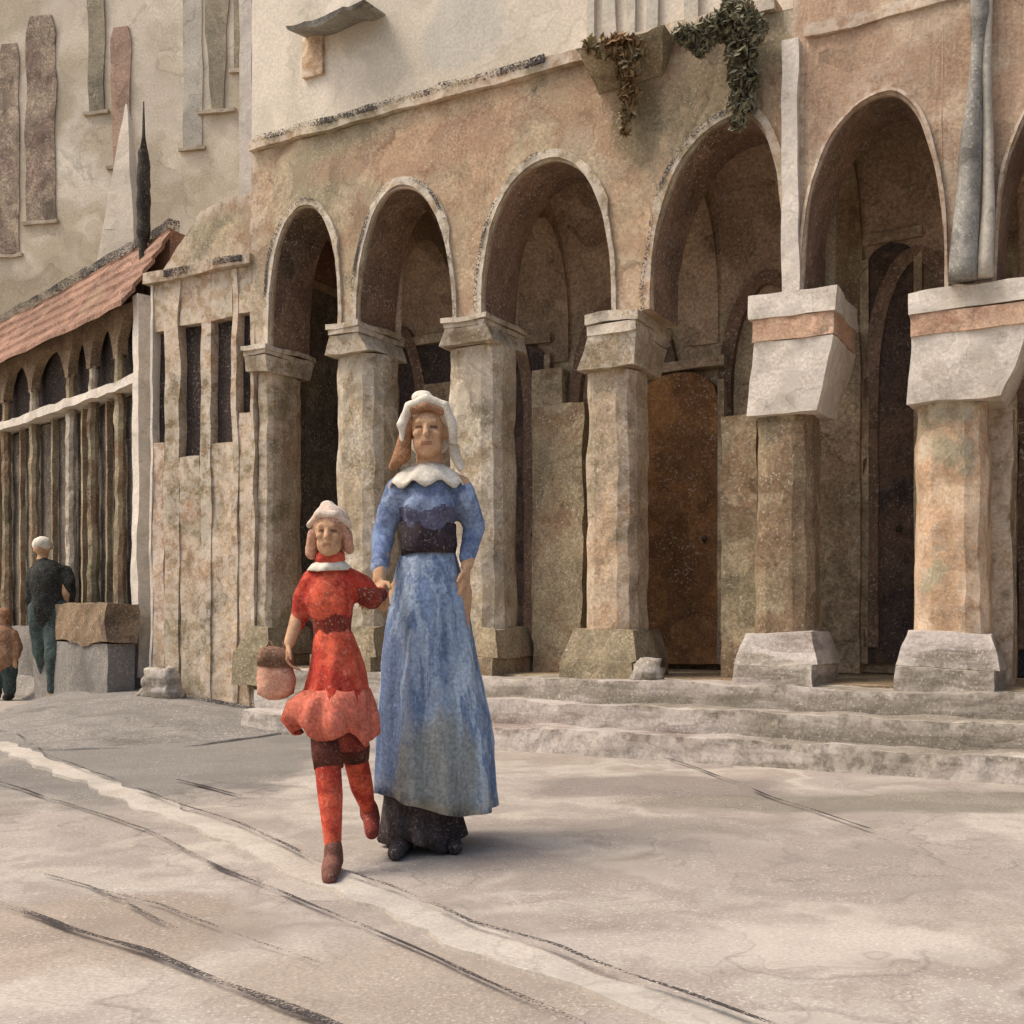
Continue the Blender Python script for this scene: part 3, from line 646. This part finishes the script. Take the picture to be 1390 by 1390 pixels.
# sloping grey ramp wall in front of the loggia and gallery houses
m = MB(); rings = []; edge_line = []
for px, z, wd in ((-160, .2, .25), (-60, .2, .25), (0, .2, .25), (60, .2, .28), (100, .2, .34), (125, .2, .6), (150, .2, 1.0), (180, .19, 1.6), (205, .19, 2.1), (240, .17, 2.4), (280, .15, 2.6), (320, .12, 2.6), (352, .10, 2.4), (392, .07, 2.2), (430, .04, 1.9), (470, .015, 1.6)):
    P = Cg if px < 200 else A; t0 = -.10 if px < 200 else -.06
    a = P.world(P.x(px), t0, z); back = P.world(P.x(px), t0 + .25, z)
    f = min(1, max(0, (px - 120) / 140)); nn = (-Cg.n * (1 - f) - A.n * f).normalized()
    r = []
    for k in range(11):
        q = 1 - k / 10; e = 1 - q; r.append(a + nn * wd * q + Vector((0, 0, .003 - z * (1 - e * e * (3 - 2 * e)))))
    rings.append([a + nn * wd + Vector((0, 0, -z - .04))] + r + [back, back + Vector((0, 0, -z - .04))])
    if px >= 205: edge_line.append(a)
m.rings(rings); m.cut(.16, 5).wob(.02, 2.5)
struct(m.build('ramp', M['plinth'], None, smooth=True))
m = MB(); m.rings([[q - A.n * .10 + Vector((0, 0, .0)), q - A.n * .09 + Vector((0, 0, .03)), q - A.n * .02 + Vector((0, 0, .035)), q - A.n * .02] for q in edge_line]); m.cut(.1, 5).wob(.02, 3)
struct(m.build('ramp_edge', M['outline'], None))

# ------------------------------------------------------------------ tall pale house behind
D = Plane(-300, 15.6, 345, 14.2)
pale = thing('pale_house', 'tall pale cream house with high narrow shutters behind the red roofed gallery', 'building', D.world(0, 0, 0), D.rz)
dx0, dx1 = D.x(-420), D.x(343)
m = MB(); m.box(dx0, dx1, 0, 6, 0, 14); m.cut(.7, 5).wob(.015, 1.5).build('wall', M['housewall'], pale)
m = MB(); m.rings([[(dx0 - .2, -.3, 14.002), (dx0 - .2, 3, 16), (dx0 - .2, 6.3, 14.002)], [(dx1 + .2, -.3, 14.002), (dx1 + .2, 3, 16), (dx1 + .2, 6.3, 14.002)]]); m.build('roof', M['tile'], pale)
m = MB(); m.box(D.x(328), dx1 + .02, -.07, .02, 0, 14); m.cut(.2, 6).wob(.025, 2).build('quoin', M['white'], pale)
def win(a, b, t, bt, mat, name='window', dy=.03, taper=.0):
    za, zb = D.z((a + b) / 2, t), D.z((a + b) / 2, bt); xa, xb = D.x(a), D.x(b); w = xb - xa
    m = MB(); n = 12; ring = []
    for k in range(n + 1):
        f = k / n; z = zb + (za - zb) * f; e = taper * (1 - f) * w * .5; j = w * .1 * noise.noise(Vector((a, z * 1.7, 0)))
        if f > .93 and t > 10: e += w * .15
        ring.append([(xa + e + j, -dy, z), (xb - e + j, -dy, z), (xb - e + j, .05, z), (xa + e + j, .05, z)])
    m.rings(ring); o = m.wob(.012, 4).build(name, mat, pale)
    m = MB(); m.box(xa - .05, xb + .05, -dy - .025, .03, zb - .05, zb - .004); m.cut(.1, 4).wob(.015, 5).build('sill', M['creamlow'], o)
    return o
win(120, 144, -60, 152, M['winolive'], taper=.15)
win(151, 180, 38, 225, M['winred'], taper=.3)
win(276, 316, -60, 150, M['winolive'], taper=.6)
win(249, 275, -60, 200, M['greyst'], dy=.018)
win(-2, 27, 60, 345, M['winbrown'], dy=.02)
win(36, 76, 22, 300, M['winbrown'], dy=.02)
win(-70, -35, 20, 280, M['winolive'])
win(318, 326, -60, 95, M['winolive'], dy=.02)
# pale pinnacle in front of the wall behind the finial
pin = W(172, 372, 13.4)
m = MB(); k = 13.4 / F
m.lathe([(40 * k, 0), (30 * k, 70 * k), (14 * k, 160 * k), (3 * k, 225 * k), (.01, 232 * k)], 0, 0, 4, rot=.6); m.box(-42 * k, 42 * k, -42 * k, 42 * k, -pin.z, -.003)
m.cut(.2, 5).wob(.02, 3)
tag(m.build('stone_pinnacle', M['cream'], None, loc=pin), 'pale stone spire rising right behind the black needle finial', 'pinnacle')

# ------------------------------------------------------------------ people
def hand(m, wrist, d, thumb, s=1.0, curl=.5, side=None):
    """palm and five fingers; d = pointing direction, thumb = direction of the thumb side"""
    d = Vector(d).normalized(); th = Vector(thumb); th = (th - d * th.dot(d)).normalized(); nrm = d.cross(th).normalized()
    if side and nrm.dot(Vector(side)) < 0: nrm = -nrm
    w = Vector(wrist); pc = w + d * .045 * s
    for q in (-1, -.3, .4, 1): m.capsule(w + th * .012 * q * s, w + d * .08 * s + th * .028 * q * s, .013 * s, .011 * s, 8)
    for q, ln in ((1, .068), (.35, .078), (-.32, .072), (-1, .056)):
        a = w + d * .082 * s + th * .029 * q * s; dd = d; p = a; r = .0082 * s
        for j, f in enumerate((.45, .32, .23)):
            dd = (dd * math.cos(curl) + nrm * math.sin(curl)).normalized(); e = p + dd * ln * f * s
            m.capsule(p, e, r, r * .9, 8); r *= .9; p = e
    a = w + d * .025 * s + th * .02 * s; b = a + (d * .5 + th * .75 + nrm * .2).normalized() * .038 * s; c = b + (d * .9 + th * .2 + nrm * .3).normalized() * .03 * s
    m.limb([a, b, c], [.012 * s, .0095 * s, .0078 * s], 8)

def head(m, c, s=1.0, turn=0.0):
    """skull, jaw, brow, nose, lips and ears facing -y; s = 1 for a head 0.215 m high"""
    Rz = Matrix.Rotation(turn, 3, 'Z'); c = Vector(c)
    def P(x, y, z): return c + Rz @ (Vector((x, y, z)) * s)
    m.ball(P(0, .012, .025), (.073 * s, .092 * s, .085 * s)); m.ball(P(0, -.02, -.045), (.056 * s, .062 * s, .062 * s)); m.ball(P(0, -.052, -.083), (.024 * s, .02 * s, .02 * s), 8, 6)
    m.capsule(P(0, -.078, .015), P(0, -.1, -.022), .009 * s, .0135 * s, 8); m.capsule(P(-.03, -.07, .03), P(.03, -.07, .03), .013 * s, .013 * s, 8)
    m.capsule(P(-.018, -.072, -.052), P(.018, -.072, -.052), .009 * s, .009 * s, 8)
    for q in (-1, 1):
        m.ball(P(q * .034, -.062, -.015), (.02 * s, .018 * s, .018 * s), 8, 6); m.ball(P(q * .074, .01, -.005), (.01 * s, .018 * s, .03 * s), 8, 6)
    eyes = [P(-.028, -.078, .008), P(.028, -.078, .008)]; mouth = P(0, -.082, -.053)
    def pick(p):
        for e in eyes:
            if abs(p.x - e.x) < .0135 * s and abs(p.z - e.z) < .0065 * s and p.y < e.y + .04 * s: return 1
        if abs(p.x - mouth.x) < .021 * s and abs(p.z - mouth.z) < .0085 * s and p.y < mouth.y + .03 * s: return 2
        return 0
    return pick
def ring(cx, cy, z, rx, ry, n=40, fold=0.0, nf=9, ph=0.0, zf=None, a0=0, a1=2 * math.pi):
    pts = []
    full = abs(a1 - a0 - 2 * math.pi) < 1e-6
    for i in range(n):
        a = a0 + (a1 - a0) * i / (n if full else n - 1)
        f = 1 + fold * (math.sin(nf * a + ph) * .6 + math.sin(nf * 1.7 * a + 1.3 + ph) * .4 if not full else math.sin(nf * a + ph) * .7 + math.sin((nf + 4) * a + 1.3) * .3)
        pts.append(Vector((cx + rx * f * math.cos(a), cy + ry * f * math.sin(a), z + (zf(a) if zf else 0))))
    return pts

# --- woman in blue
wd = 4.284; WP = (G(590, 1150))
wo = thing('person', 'tall woman in a long blue dress, dark belt and white bonnet walking with the child', 'person', WP)
k = wd / F
def wx(px): return (px - 590) * k
def wz(py): return (1150 - py) * k
hc = (wx(581), -.02, wz(588)); m = MB()
pick = head(m, hc, 1.0)
m.limb([(wx(582), .01, wz(612)), (wx(584), .02, wz(648))], [.05, .06])                      # neck
m.limb([(wx(584), .02, wz(660)), (wx(582), .02, wz(725)), (wx(584), .02, wz(800))], [.095, .065, .09])
m.capsule((wx(545), .02, wz(662)), (wx(622), .02, wz(662)), .055, .055)
hR = (wx(634), -.02, wz(768)); hL = (wx(520), -.13, wz(790))
m.limb([(wx(626), .02, wz(664)), (wx(643), .05, wz(715)), hR], [.045, .037, .025])
m.limb([(wx(541), .02, wz(664)), (wx(519), .03, wz(722)), hL], [.045, .037, .025])
hand(m, hR, (-.06, -.12, -1), (-.2, -1, 0), 1.0, .35, side=(-1, 0, 0))
hand(m, hL, (.0, -.7, -.65), (.6, -.2, .6), .95, .55, side=(0, .3, -1))
for q, fx, fy in ((-1, wx(552), -.10), (1, wx(603), .02)):
    m.limb([(wx(584) + q * .08, .02, wz(805)), (wx(584) + q * .06, .0, wz(985)), (fx, fy, .10), (fx, fy + .01, .05)], [.085, .06, .038, .035])
remeshed(m, 'body', [M['skin'], M['eye'], M['lip']], wo, vox=.0055, smooth=2, pick=pick)
# bodice with sleeves
m = MB()
m.limb([(wx(584), .02, wz(672)), (wx(582), .01, wz(700)), (wx(581), .02, wz(738))], [.115, .105, .088], 16)
m.capsule((wx(548), .02, wz(668)), (wx(620), .02, wz(668)), .066, .066, 14); m.ball((wx(570), -.055, wz(690)), (.06, .05, .055)); m.ball((wx(598), -.055, wz(690)), (.06, .05, .055))
m.limb([(wx(626), .02, wz(666)), (wx(634), .035, wz(690)), (wx(643), .05, wz(715)), (wx(634), -.005, wz(758))], [.055, .052, .044, .034])
m.limb([(wx(541), .02, wz(666)), (wx(529), .03, wz(692)), (wx(519), .03, wz(722)), (wx(519), -.09, wz(772))], [.055, .052, .044, .034])
remeshed(m, 'bodice', [M['blue'], M['bodice_low']], wo, vox=.009, smooth=3, wob=.006, pick=lambda c: 1 if (c.z < wz(693) + .012 * math.sin(c.x * 40) and abs(c.x - wx(582)) < .115) else 0)
m = MB(); m.rings([ring(wx(581), .02, wz(y), rx, rx * .95, 32, .03, 6) for y, rx in ((752, .108), (742, .112), (722, .108), (709, .108))], cap=(True, True))
m.wob(.008, 9).build('belt', M['belt'], wo, smooth=True)
# skirt
hemz = lambda a: .02 + .07 * max(0, -math.cos(a - .5)) ** 1.2 
sk = [(738, 581, .098, .085, .02), (770, 580, .125, .12, .03), (810, 580, .15, .155, .04), (860, 581, .172, .19, .05), (910, 583, .19, .215, .06), (960, 586, .207, .235, .065), (1010, 588, .222, .25, .07), (1060, 590, .232, .26, .07), (1103, 590, .236, .265, .075)]
m = MB(); rs = []
for i, (y, px, rx, ry, fo) in enumerate(sk):
    q = i / (len(sk) - 1); rs.append(ring(wx(px), .03, wz(y), rx, ry, 72, fo, 9, .4 * q, (lambda a, q=q: q ** 3 * hemz(a))))
m.rings(rs, cap=(True, False)); m.cut(.06, 2).wob(.008, 6); o = m.build('skirt', M['skirt'], wo, smooth=True)
sol_ = o.modifiers.new('t', 'SOLIDIFY'); sol_.thickness = .008
m = MB(); rs = []
for i, (y, rx, ry) in enumerate(((1040, .13, .17), (1085, .14, .185), (1120, .15, .195), (1137, .155, .2))):
    rs.append(ring(wx(572), .0, wz(y), rx, ry, 64, .05 + .03 * i, 8, .5 * i, (lambda a: .022 * math.sin(3 * a + .7))))
m.rings(rs, cap=(True, False)); m.cut(.05, 2).wob(.014, 8); o = m.build('petticoat', M['black'], wo, smooth=True); o.modifiers.new('t', 'SOLIDIFY').thickness = .006
for fx, fy, tx in ((wx(552), -.10, -.02), (wx(603), .0, .05)):
    m = MB(); m.limb([(fx, fy + .05, .045), (fx + tx * .5, fy - .04, .04), (fx + tx, fy - .14, .03)], [.042, .04, .03]); m.limb([(fx, fy + .03, .05), (fx, fy + .03, .13)], [.042, .042]); m.box(fx - .025, fx + .025, fy + .03, fy + .085, 0, .04)
    remeshed(m, 'shoe', M['black'], wo, vox=.007, smooth=2)
# collar / shawl, bonnet, hair
m = MB(); rs = []
for i, (y, rx, ry, zz) in enumerate(((630, .06, .06, .0), (635, .09, .08, 0), (642, .13, .105, 0), (653, .16, .122, -.0))):
    rs.append(ring(wx(582), .015, wz(y), rx, ry, 48, .04 if i else 0, 7, .3 * i, (lambda a, i=i: i * .02 * (-.2 + math.cos(a) ** 2 * -.25 + .5 * max(0, -math.sin(a)) * -.1 + (.25 * math.sin(9 * a))))))
m.rings(rs, cap=(False, False)); m.cut(.04, 2).wob(.008, 9); o = m.build('collar', M['linen'], wo, smooth=True); o.modifiers.new('t', 'SOLIDIFY').thickness = .008
m = MB(); hx, hy, hz = hc
m.ball((hx, hy + .03, hz + .055), (.086, .098, .092)); m.ball((hx, hy + .07, hz + .0), (.088, .075, .09))
m.tube([(hx - .092, hy - .03, hz - .05), (hx - .098, hy - .045, hz + .02), (hx - .07, hy - .055, hz + .09), (hx, hy - .06, hz + .118), (hx + .07, hy - .055, hz + .09), (hx + .098, hy - .045, hz + .02), (hx + .1, hy - .03, hz - .05)], [.018, .022, .024, .026, .024, .022, .018], 8)
m.limb([(hx + .092, hy - .0, hz - .04), (hx + .11, hy, hz - .1), (hx + .13, hy, hz - .14)], [.022, .022, .016]); m.ball((hx - .02, hy, hz + .135), (.045, .04, .028))
remeshed(m, 'bonnet', M['linen'], wo, vox=.007, smooth=2, wob=.005)
m = MB(); m.limb([(hx - .07, hy - .03, hz + .05), (hx - .088, hy - .02, hz - .03), (hx - .1, hy - .01, hz - .09), (hx - .135, hy, hz - .135)], [.022, .028, .036, .018])
m.limb([(hx - .05, hy - .066, hz + .075), (hx + .0, hy - .075, hz + .088), (hx + .055, hy - .062, hz + .07)], [.018, .018, .018])
remeshed(m, 'hair', M['hair'], wo, vox=.006, smooth=2, wob=.004)

# --- girl in red
gd = 3.95; GP = Vector(((450 - CX) / F * gd, gd, 0)); k2 = gd / F; gy = HY + EYE / k2
gi = thing('person', 'small girl in a red dress and red stockings stepping forward beside the tall woman', 'person', GP)
def gx(px): return (px - 450) * k2
def gz(py): return (gy - py) * k2
hc = (gx(449), -.02, gz(725)); m = MB(); pick = head(m, hc, .80)
m.limb([(gx(449), .0, gz(745)), (gx(448), .01, gz(778))], [.036, .042])
m.limb([(gx(448), .015, gz(795)), (gx(449), .01, gz(845)), (gx(455), .015, gz(910)), (gx(458), .015, gz(945))], [.065, .045, .06, .07])
m.capsule((gx(428), .01, gz(785)), (gx(470), .01, gz(785)), .04, .04)
wh = Vector(WP) + Vector(hL) - GP            # the woman's wrist in the girl's frame
hg = Vector((gx(516), .12, gz(806)))
m.limb([(gx(474), .01, gz(787)), (gx(500), .04, gz(812)), hg], [.033, .028, .02])
hand(m, hg, wh + Vector((0, -.06, -.06)) - hg, (0, -.6, .6), .78, .6, side=(0, -.5, -1))
h2 = (gx(395), -.03, gz(872))
m.limb([(gx(424), .01, gz(787)), (gx(405), .03, gz(828)), h2], [.033, .028, .02])
hand(m, h2, (-.12, -.05, -1), (.2, -1, 0), .78, .8, side=(1, 0, 0))
fa = (gx(459), -.17, gz(1172) - .0); fb = (gx(492), .22, gz(1125))
m.limb([(gx(440), .015, gz(940)), (gx(450), -.08, gz(1035)), (gx(454), -.09, gz(1075)), (gx(460), -.12, gz(1150))], [.06, .047, .045, .027])
m.limb([(gx(475), .015, gz(940)), (gx(481), .03, gz(1030)), (gx(485), .12, gz(1075)), (gx(490), .2, gz(1112))], [.06, .046, .043, .027])
remeshed(m, 'body', [M['skin'], M['eye'], M['lip'], M['red']], gi, vox=.0052, smooth=2, pick=lambda c: 3 if c.z < gz(960) else pick(c))
m = MB()
m.limb([(gx(448), .015, gz(793)), (gx(448), .0, gz(815)), (gx(450), .01, gz(852)), (gx(452), .01, gz(868))], [.083, .088, .07, .066], 14); m.capsule((gx(430), .01, gz(787)), (gx(468), .01, gz(787)), .05, .05)
m.limb([(gx(474), .01, gz(787)), (gx(488), .025, gz(798)), (gx(503), .045, gz(812))], [.045, .054, .04]); m.capsule((gx(500), .04, gz(810)), (gx(513), .1, gz(806)), .034, .028)
m.limb([(gx(422), .01, gz(790)), (gx(410), .02, gz(815)), (gx(403), .02, gz(845))], [.042, .04, .03])
remeshed(m, 'bodice', [M['red'], M['darkred']], gi, vox=.008, smooth=3, wob=.006, pick=lambda c: 1 if (gz(868) < c.z < gz(838) + .012 * math.sin(c.x * 50) and c.x < gx(485) and c.x > gx(418)) or (c.x > gx(486) and c.z < gz(798)) else 0)
m = MB(); rs = []
for i, (y, px, rx, ry, fo) in enumerate(((852, 451, .064, .06, .02), (880, 455, .082, .085, .05), (910, 457, .098, .105, .06), (945, 456, .118, .125, .07), (962, 453, .135, .14, .08))):
    rs.append(ring(gx(px), .01, gz(y), rx, ry, 56, fo, 8, .3 * i))
m.rings(rs, cap=(True, False)); m.cut(.04, 2).wob(.008, 10); o = m.build('skirt', M['red'], gi, smooth=True); o.modifiers.new('t', 'SOLIDIFY').thickness = .006
m = MB(); rs = []
for i, (y, px, rx, ry, fo) in enumerate(((935, 456, .118, .122, .05), (955, 450, .15, .15, .09), (978, 448, .163, .158, .12), (996, 455, .14, .145, .14))):
    rs.append(ring(gx(px), .01, gz(y), rx * 1.01, ry * 1.01, 64, fo, 9, .5 * i, (lambda a, i=i: i * (.008 * math.sin(5 * a + 1) - .006 * math.cos(a)))))
m.rings(rs, cap=(False, False)); m.cut(.035, 2).wob(.01, 12); o = m.build('flounce', M['rosered'], gi, smooth=True); o.modifiers.new('t', 'SOLIDIFY').thickness = .006
m = MB(); rs = [ring(gx(px), 0, gz(y), rx, ry, 40, .06, 6, i) for i, (y, px, rx, ry) in enumerate(((950, 458, .10, .1), (1000, 461, .098, .1), (1016, 463, .086, .09)))]
m.rings(rs); m.wob(.008, 10).build('drawers', M['darkred'], gi, smooth=True)
for a, b, r in (((gx(447), -.05, gz(1000)), (gx(451), -.08, gz(1038)), .056), ((gx(480), .02, gz(1000)), (gx(482), .035, gz(1034)), .052)):
    m = MB(); m.tube([a, (Vector(a) + Vector(b)) / 2, b], [r, r * 1.03, r * .94], 14); m.wob(.007, 12).build('knee_breeches', M['darkbrown'], gi, smooth=True)
m = MB(); m.limb([(gx(459), -.12, .045), (gx(461), -.19, .035), (gx(464), -.27, .026)], [.036, .034, .026]); m.limb([(gx(460), -.12, .05), (gx(460), -.12, .10)], [.036, .032]); m.box(gx(459) - .022, gx(459) + .022, -.13, -.08, 0, .03)
remeshed(m, 'shoe', M['shoe'], gi, vox=.006, smooth=2)
m = MB(); m.limb([(gx(491), .21, gz(1112)), (gx(495), .19, gz(1124)), (gx(500), .10, gz(1138))], [.034, .034, .026]); m.limb([(gx(490), .2, gz(1108)), (gx(491), .21, gz(1120))], [.034, .036])
remeshed(m, 'shoe', M['darkred'], gi, vox=.006, smooth=2)
m = MB(); rs = [ring(gx(448), .005, gz(y), rx, rx * .9, 40, fo, 7, i * .3) for i, (y, rx, fo) in enumerate(((760, .045, 0), (766, .066, .05), (774, .085, .08)))]
m.rings(rs, cap=(False, False)); m.wob(.006, 12); o = m.build('collar', M['linen'], gi, smooth=True); o.modifiers.new('t', 'SOLIDIFY').thickness = .006
m = MB(); m.lathe([(.046, gz(768)), (.056, gz(760)), (.05, gz(750))], gx(448), .0, 16); m.wob(.006, 12).build('scarf', M['red'], gi, smooth=True)
hx, hy, hz = hc
m = MB(); m.ball((hx, hy + .02, hz + .035), (.068, .078, .062)); m.ball((hx, hy + .045, hz - .01), (.068, .056, .075)); m.limb([(hx - .06, hy + .0, hz - .0), (hx - .07, hy + .01, hz - .07)], [.02, .022]); m.limb([(hx + .06, hy + .0, hz - .0), (hx + .068, hy + .01, hz - .06)], [.02, .018])
remeshed(m, 'hair', M['childhair'], gi, vox=.006, smooth=2, wob=.005)
m = MB(); m.ball((hx, hy + .035, hz + .058), (.066, .07, .05)); m.ball((hx - .01, hy + .03, hz + .1), (.03, .026, .022)); m.limb([(hx - .075, hy, hz + .03), (hx - .03, hy - .045, hz + .07), (hx + .03, hy - .045, hz + .068), (hx + .07, hy, hz + .03)], [.012, .014, .014, .012])
remeshed(m, 'cap', M['blush'], gi, vox=.006, smooth=2, wob=.007)

# --- bag held by the girl
bo = thing('hand_bag', 'salmon pink bag with a brown flap hanging from the hand of the girl in red', 'bag', GP + Vector((gx(376), -.03, gz(948))))
m = MB(); H = 60 * k2
m.lathe([(.03, .0), (.062, H * .12), (.07, H * .45), (.056, H * .85), (.05, H * .95)], 0, 0, 18, sy=.6); m.cut(.04, 2).wob(.012, 14).build('pouch', M['pinkcloth'], bo, smooth=True)
m = MB(); m.lathe([(.066, H * .72), (.066, H * .98), (.05, H * 1.12), (.02, H * 1.16)], 0, 0, 18, sy=.62); m.wob(.01, 12).build('flap', M['bagbrown'], bo, smooth=True)
m = MB(); hp = Vector((gx(395) - gx(376) - .012, -.0, gz(872) - gz(948) - .085))
m.tube([(-.045, 0, H), (-.02, 0, H * 1.3), hp, (.03, 0, H * 1.3), (.045, 0, H)], .006, 8); m.build('strap', M['bagbrown'], bo, smooth=True)

# --- man in dark clothes, seen from behind, walking away
md = 11.0; MP = G(68, 955); md = MP.y; k3 = md / F
ma = thing('person', 'man in a black coat, teal trousers and white cap walking away at the left', 'person', MP)
def mx(px): return (px - 68) * k3
def mz(py): return (955 - py) * k3
m = MB(); hc = (mx(56), .02, mz(746)); pk = head(m, hc, 1.0, math.pi)
m.limb([(mx(57), 0, mz(760)), (mx(62), 0, mz(775))], [.055, .06]); m.limb([(mx(66), 0, mz(785)), (mx(66), 0, mz(832))], [.15, .13])
m.limb([(mx(46), 0, mz(780)), (mx(41), .03, mz(812)), (mx(42), .08, mz(838))], [.06, .048, .032]); m.limb([(mx(86), 0, mz(778)), (mx(92), -.03, mz(806)), (mx(90), .06, mz(832))], [.06, .048, .032])
hand(m, (mx(42), .08, mz(838)), (0, .1, -1), (1, .2, 0), 1, .4, side=(1, 0, 0)); hand(m, (mx(90), .06, mz(832)), (0, .1, -1), (-1, .2, 0), 1, .4, side=(-1, 0, 0))
m.limb([(mx(58), 0, mz(832)), (mx(52), .12, mz(885)), (mx(51), .26, mz(925))], [.1, .07, .045]); m.limb([(mx(78), 0, mz(832)), (mx(77), -.05, mz(890)), (mx(74), -.03, mz(942))], [.1, .07, .045])
remeshed(m, 'body', [M['skin'], M['eye'], M['lip']], ma, vox=.008, smooth=2, pick=lambda p: 0)
m = MB(); m.limb([(mx(66), 0, mz(782)), (mx(67), 0, mz(806)), (mx(67), .0, mz(834))], [.17, .165, .165], 14); m.capsule((mx(48), 0, mz(778)), (mx(86), 0, mz(776)), .075, .075)
m.limb([(mx(46), 0, mz(780)), (mx(40), .03, mz(812)), (mx(42), .08, mz(833))], [.075, .062, .05]); m.limb([(mx(87), 0, mz(776)), (mx(95), -.02, mz(790)), (mx(93), .04, mz(826))], [.075, .07, .05]); m.limb([(mx(58), 0, mz(764)), (mx(62), 0, mz(778))], [.07, .1])
remeshed(m, 'coat', M['coat'], ma, vox=.014, smooth=3, wob=.012)
m = MB(); m.limb([(mx(58), 0, mz(830)), (mx(52), .12, mz(885)), (mx(51), .25, mz(922))], [.14, .11, .06]); m.limb([(mx(78), 0, mz(830)), (mx(78), -.05, mz(888)), (mx(74), -.03, mz(936))], [.14, .105, .06]); m.capsule((mx(58), 0, mz(828)), (mx(78), 0, mz(828)), .14, .14)
remeshed(m, 'trousers', M['teal'], ma, vox=.014, smooth=3, wob=.012)
m = MB(); m.limb([(mx(74), -.05, .045), (mx(74), .12, .04)], [.05, .04]); remeshed(m, 'shoe', M['coat'], ma, vox=.01, smooth=2)
m = MB(); m.limb([(mx(51), .27, mz(926)), (mx(50), .33, mz(938))], [.05, .04]); m.limb([(mx(51), .27, mz(926)), (mx(49), .40, .03)], [.045, .03]); remeshed(m, 'shoe', M['coat'], ma, vox=.01, smooth=2)
m = MB(); m.ball((hc[0], hc[1], hc[2] + .05), (.095, .11, .085)); m.capsule((hc[0] - .05, hc[1] + .09, hc[2] + .03), (hc[0] + .05, hc[1] + .09, hc[2] + .03), .03, .03); remeshed(m, 'cap', M['linen'], ma, vox=.01, smooth=2, wob=.006)

# --- child in a rust coat at the picture's left edge
CP = G(4, 950)
ch = thing('person', 'small child in a rust brown coat and dark trousers at the far left edge', 'person', CP); k4 = CP.y / F
m = MB(); hz = .86; pk = head(m, (0, 0, hz), .78, -.6)
m.limb([(0, 0, .8), (0, 0, .74)], [.04, .05]); m.limb([(0, 0, .66), (0, 0, .42)], [.1, .1])
for q in (-1, 1):
    m.limb([(q * .1, 0, .68), (q * .15, 0, .54), (q * .15, -.05, .42)], [.04, .035, .025]); hand(m, (q * .15, -.05, .42), (0, -.1, -1), (-q, -.3, 0), .7, .5, side=(-q, 0, 0))
    m.limb([(q * .06, 0, .42), (q * .065, -.01, .22), (q * .065, 0, .05)], [.07, .05, .035])
remeshed(m, 'body', [M['skin'], M['eye'], M['lip']], ch, vox=.008, smooth=2, pick=pk)
m = MB(); m.limb([(0, 0, .68), (0, 0, .56), (0, 0, .42)], [.12, .135, .15], 14)
for q in (-1, 1): m.limb([(q * .1, 0, .68), (q * .155, 0, .54), (q * .155, -.04, .46)], [.06, .055, .045])
remeshed(m, 'coat', M['childcoat'], ch, vox=.012, smooth=3, wob=.012)
m = MB()
for q in (-1, 1): m.limb([(q * .06, 0, .40), (q * .07, -.01, .22), (q * .07, 0, .09)], [.095, .075, .06])
remeshed(m, 'trousers', M['teal'], ch, vox=.012, smooth=3, wob=.008)
for q in (-1, 1):
    m = MB(); m.limb([(q * .07, .02, .04), (q * .075, -.1, .035)], [.042, .035]); remeshed(m, 'shoe', M['coat'], ch, vox=.009, smooth=2)
m = MB(); m.ball((0, .015, hz + .03), (.075, .085, .075)); m.ball((0, .04, hz - .02), (.07, .05, .07)); remeshed(m, 'hair', M['hair'], ch, vox=.009, smooth=2, wob=.005)

# ------------------------------------------------------------------ light
w = bpy.data.worlds.new("World"); scene.world = w; w.use_nodes = True; nt = w.node_tree
sky = nt.nodes.new('ShaderNodeTexSky'); sky.sky_type = 'NISHITA'; sky.sun_disc = False
SUN_EL, SUN_DIR = R(56), Vector((-.95, -.10, 0)).normalized()      # direction towards the sun, on the ground
sky.sun_elevation = SUN_EL; sky.sun_rotation = math.atan2(SUN_DIR.x, SUN_DIR.y)
sky.air_density = 1.0; sky.dust_density = 5.0; sky.ozone_density = .5
bg = nt.nodes['Background']; nt.links.new(sky.outputs[0], bg.inputs[0]); bg.inputs[1].default_value = .15
sl = bpy.data.lights.new('sun', 'SUN'); sl.energy = 1.2; sl.angle = R(17); sl.color = (1, .96, .91)
so = bpy.data.objects.new('sun', sl); C.objects.link(so)
dv = Vector((SUN_DIR.x * math.cos(SUN_EL), SUN_DIR.y * math.cos(SUN_EL), math.sin(SUN_EL)))
so.rotation_euler = dv.to_track_quat('Z', 'Y').to_euler(); so.location = (-10, -5, 15)
vs = scene.view_settings; vs.view_transform = 'Standard'; vs.look = 'None'; vs.exposure = 0.6; vs.gamma = 1
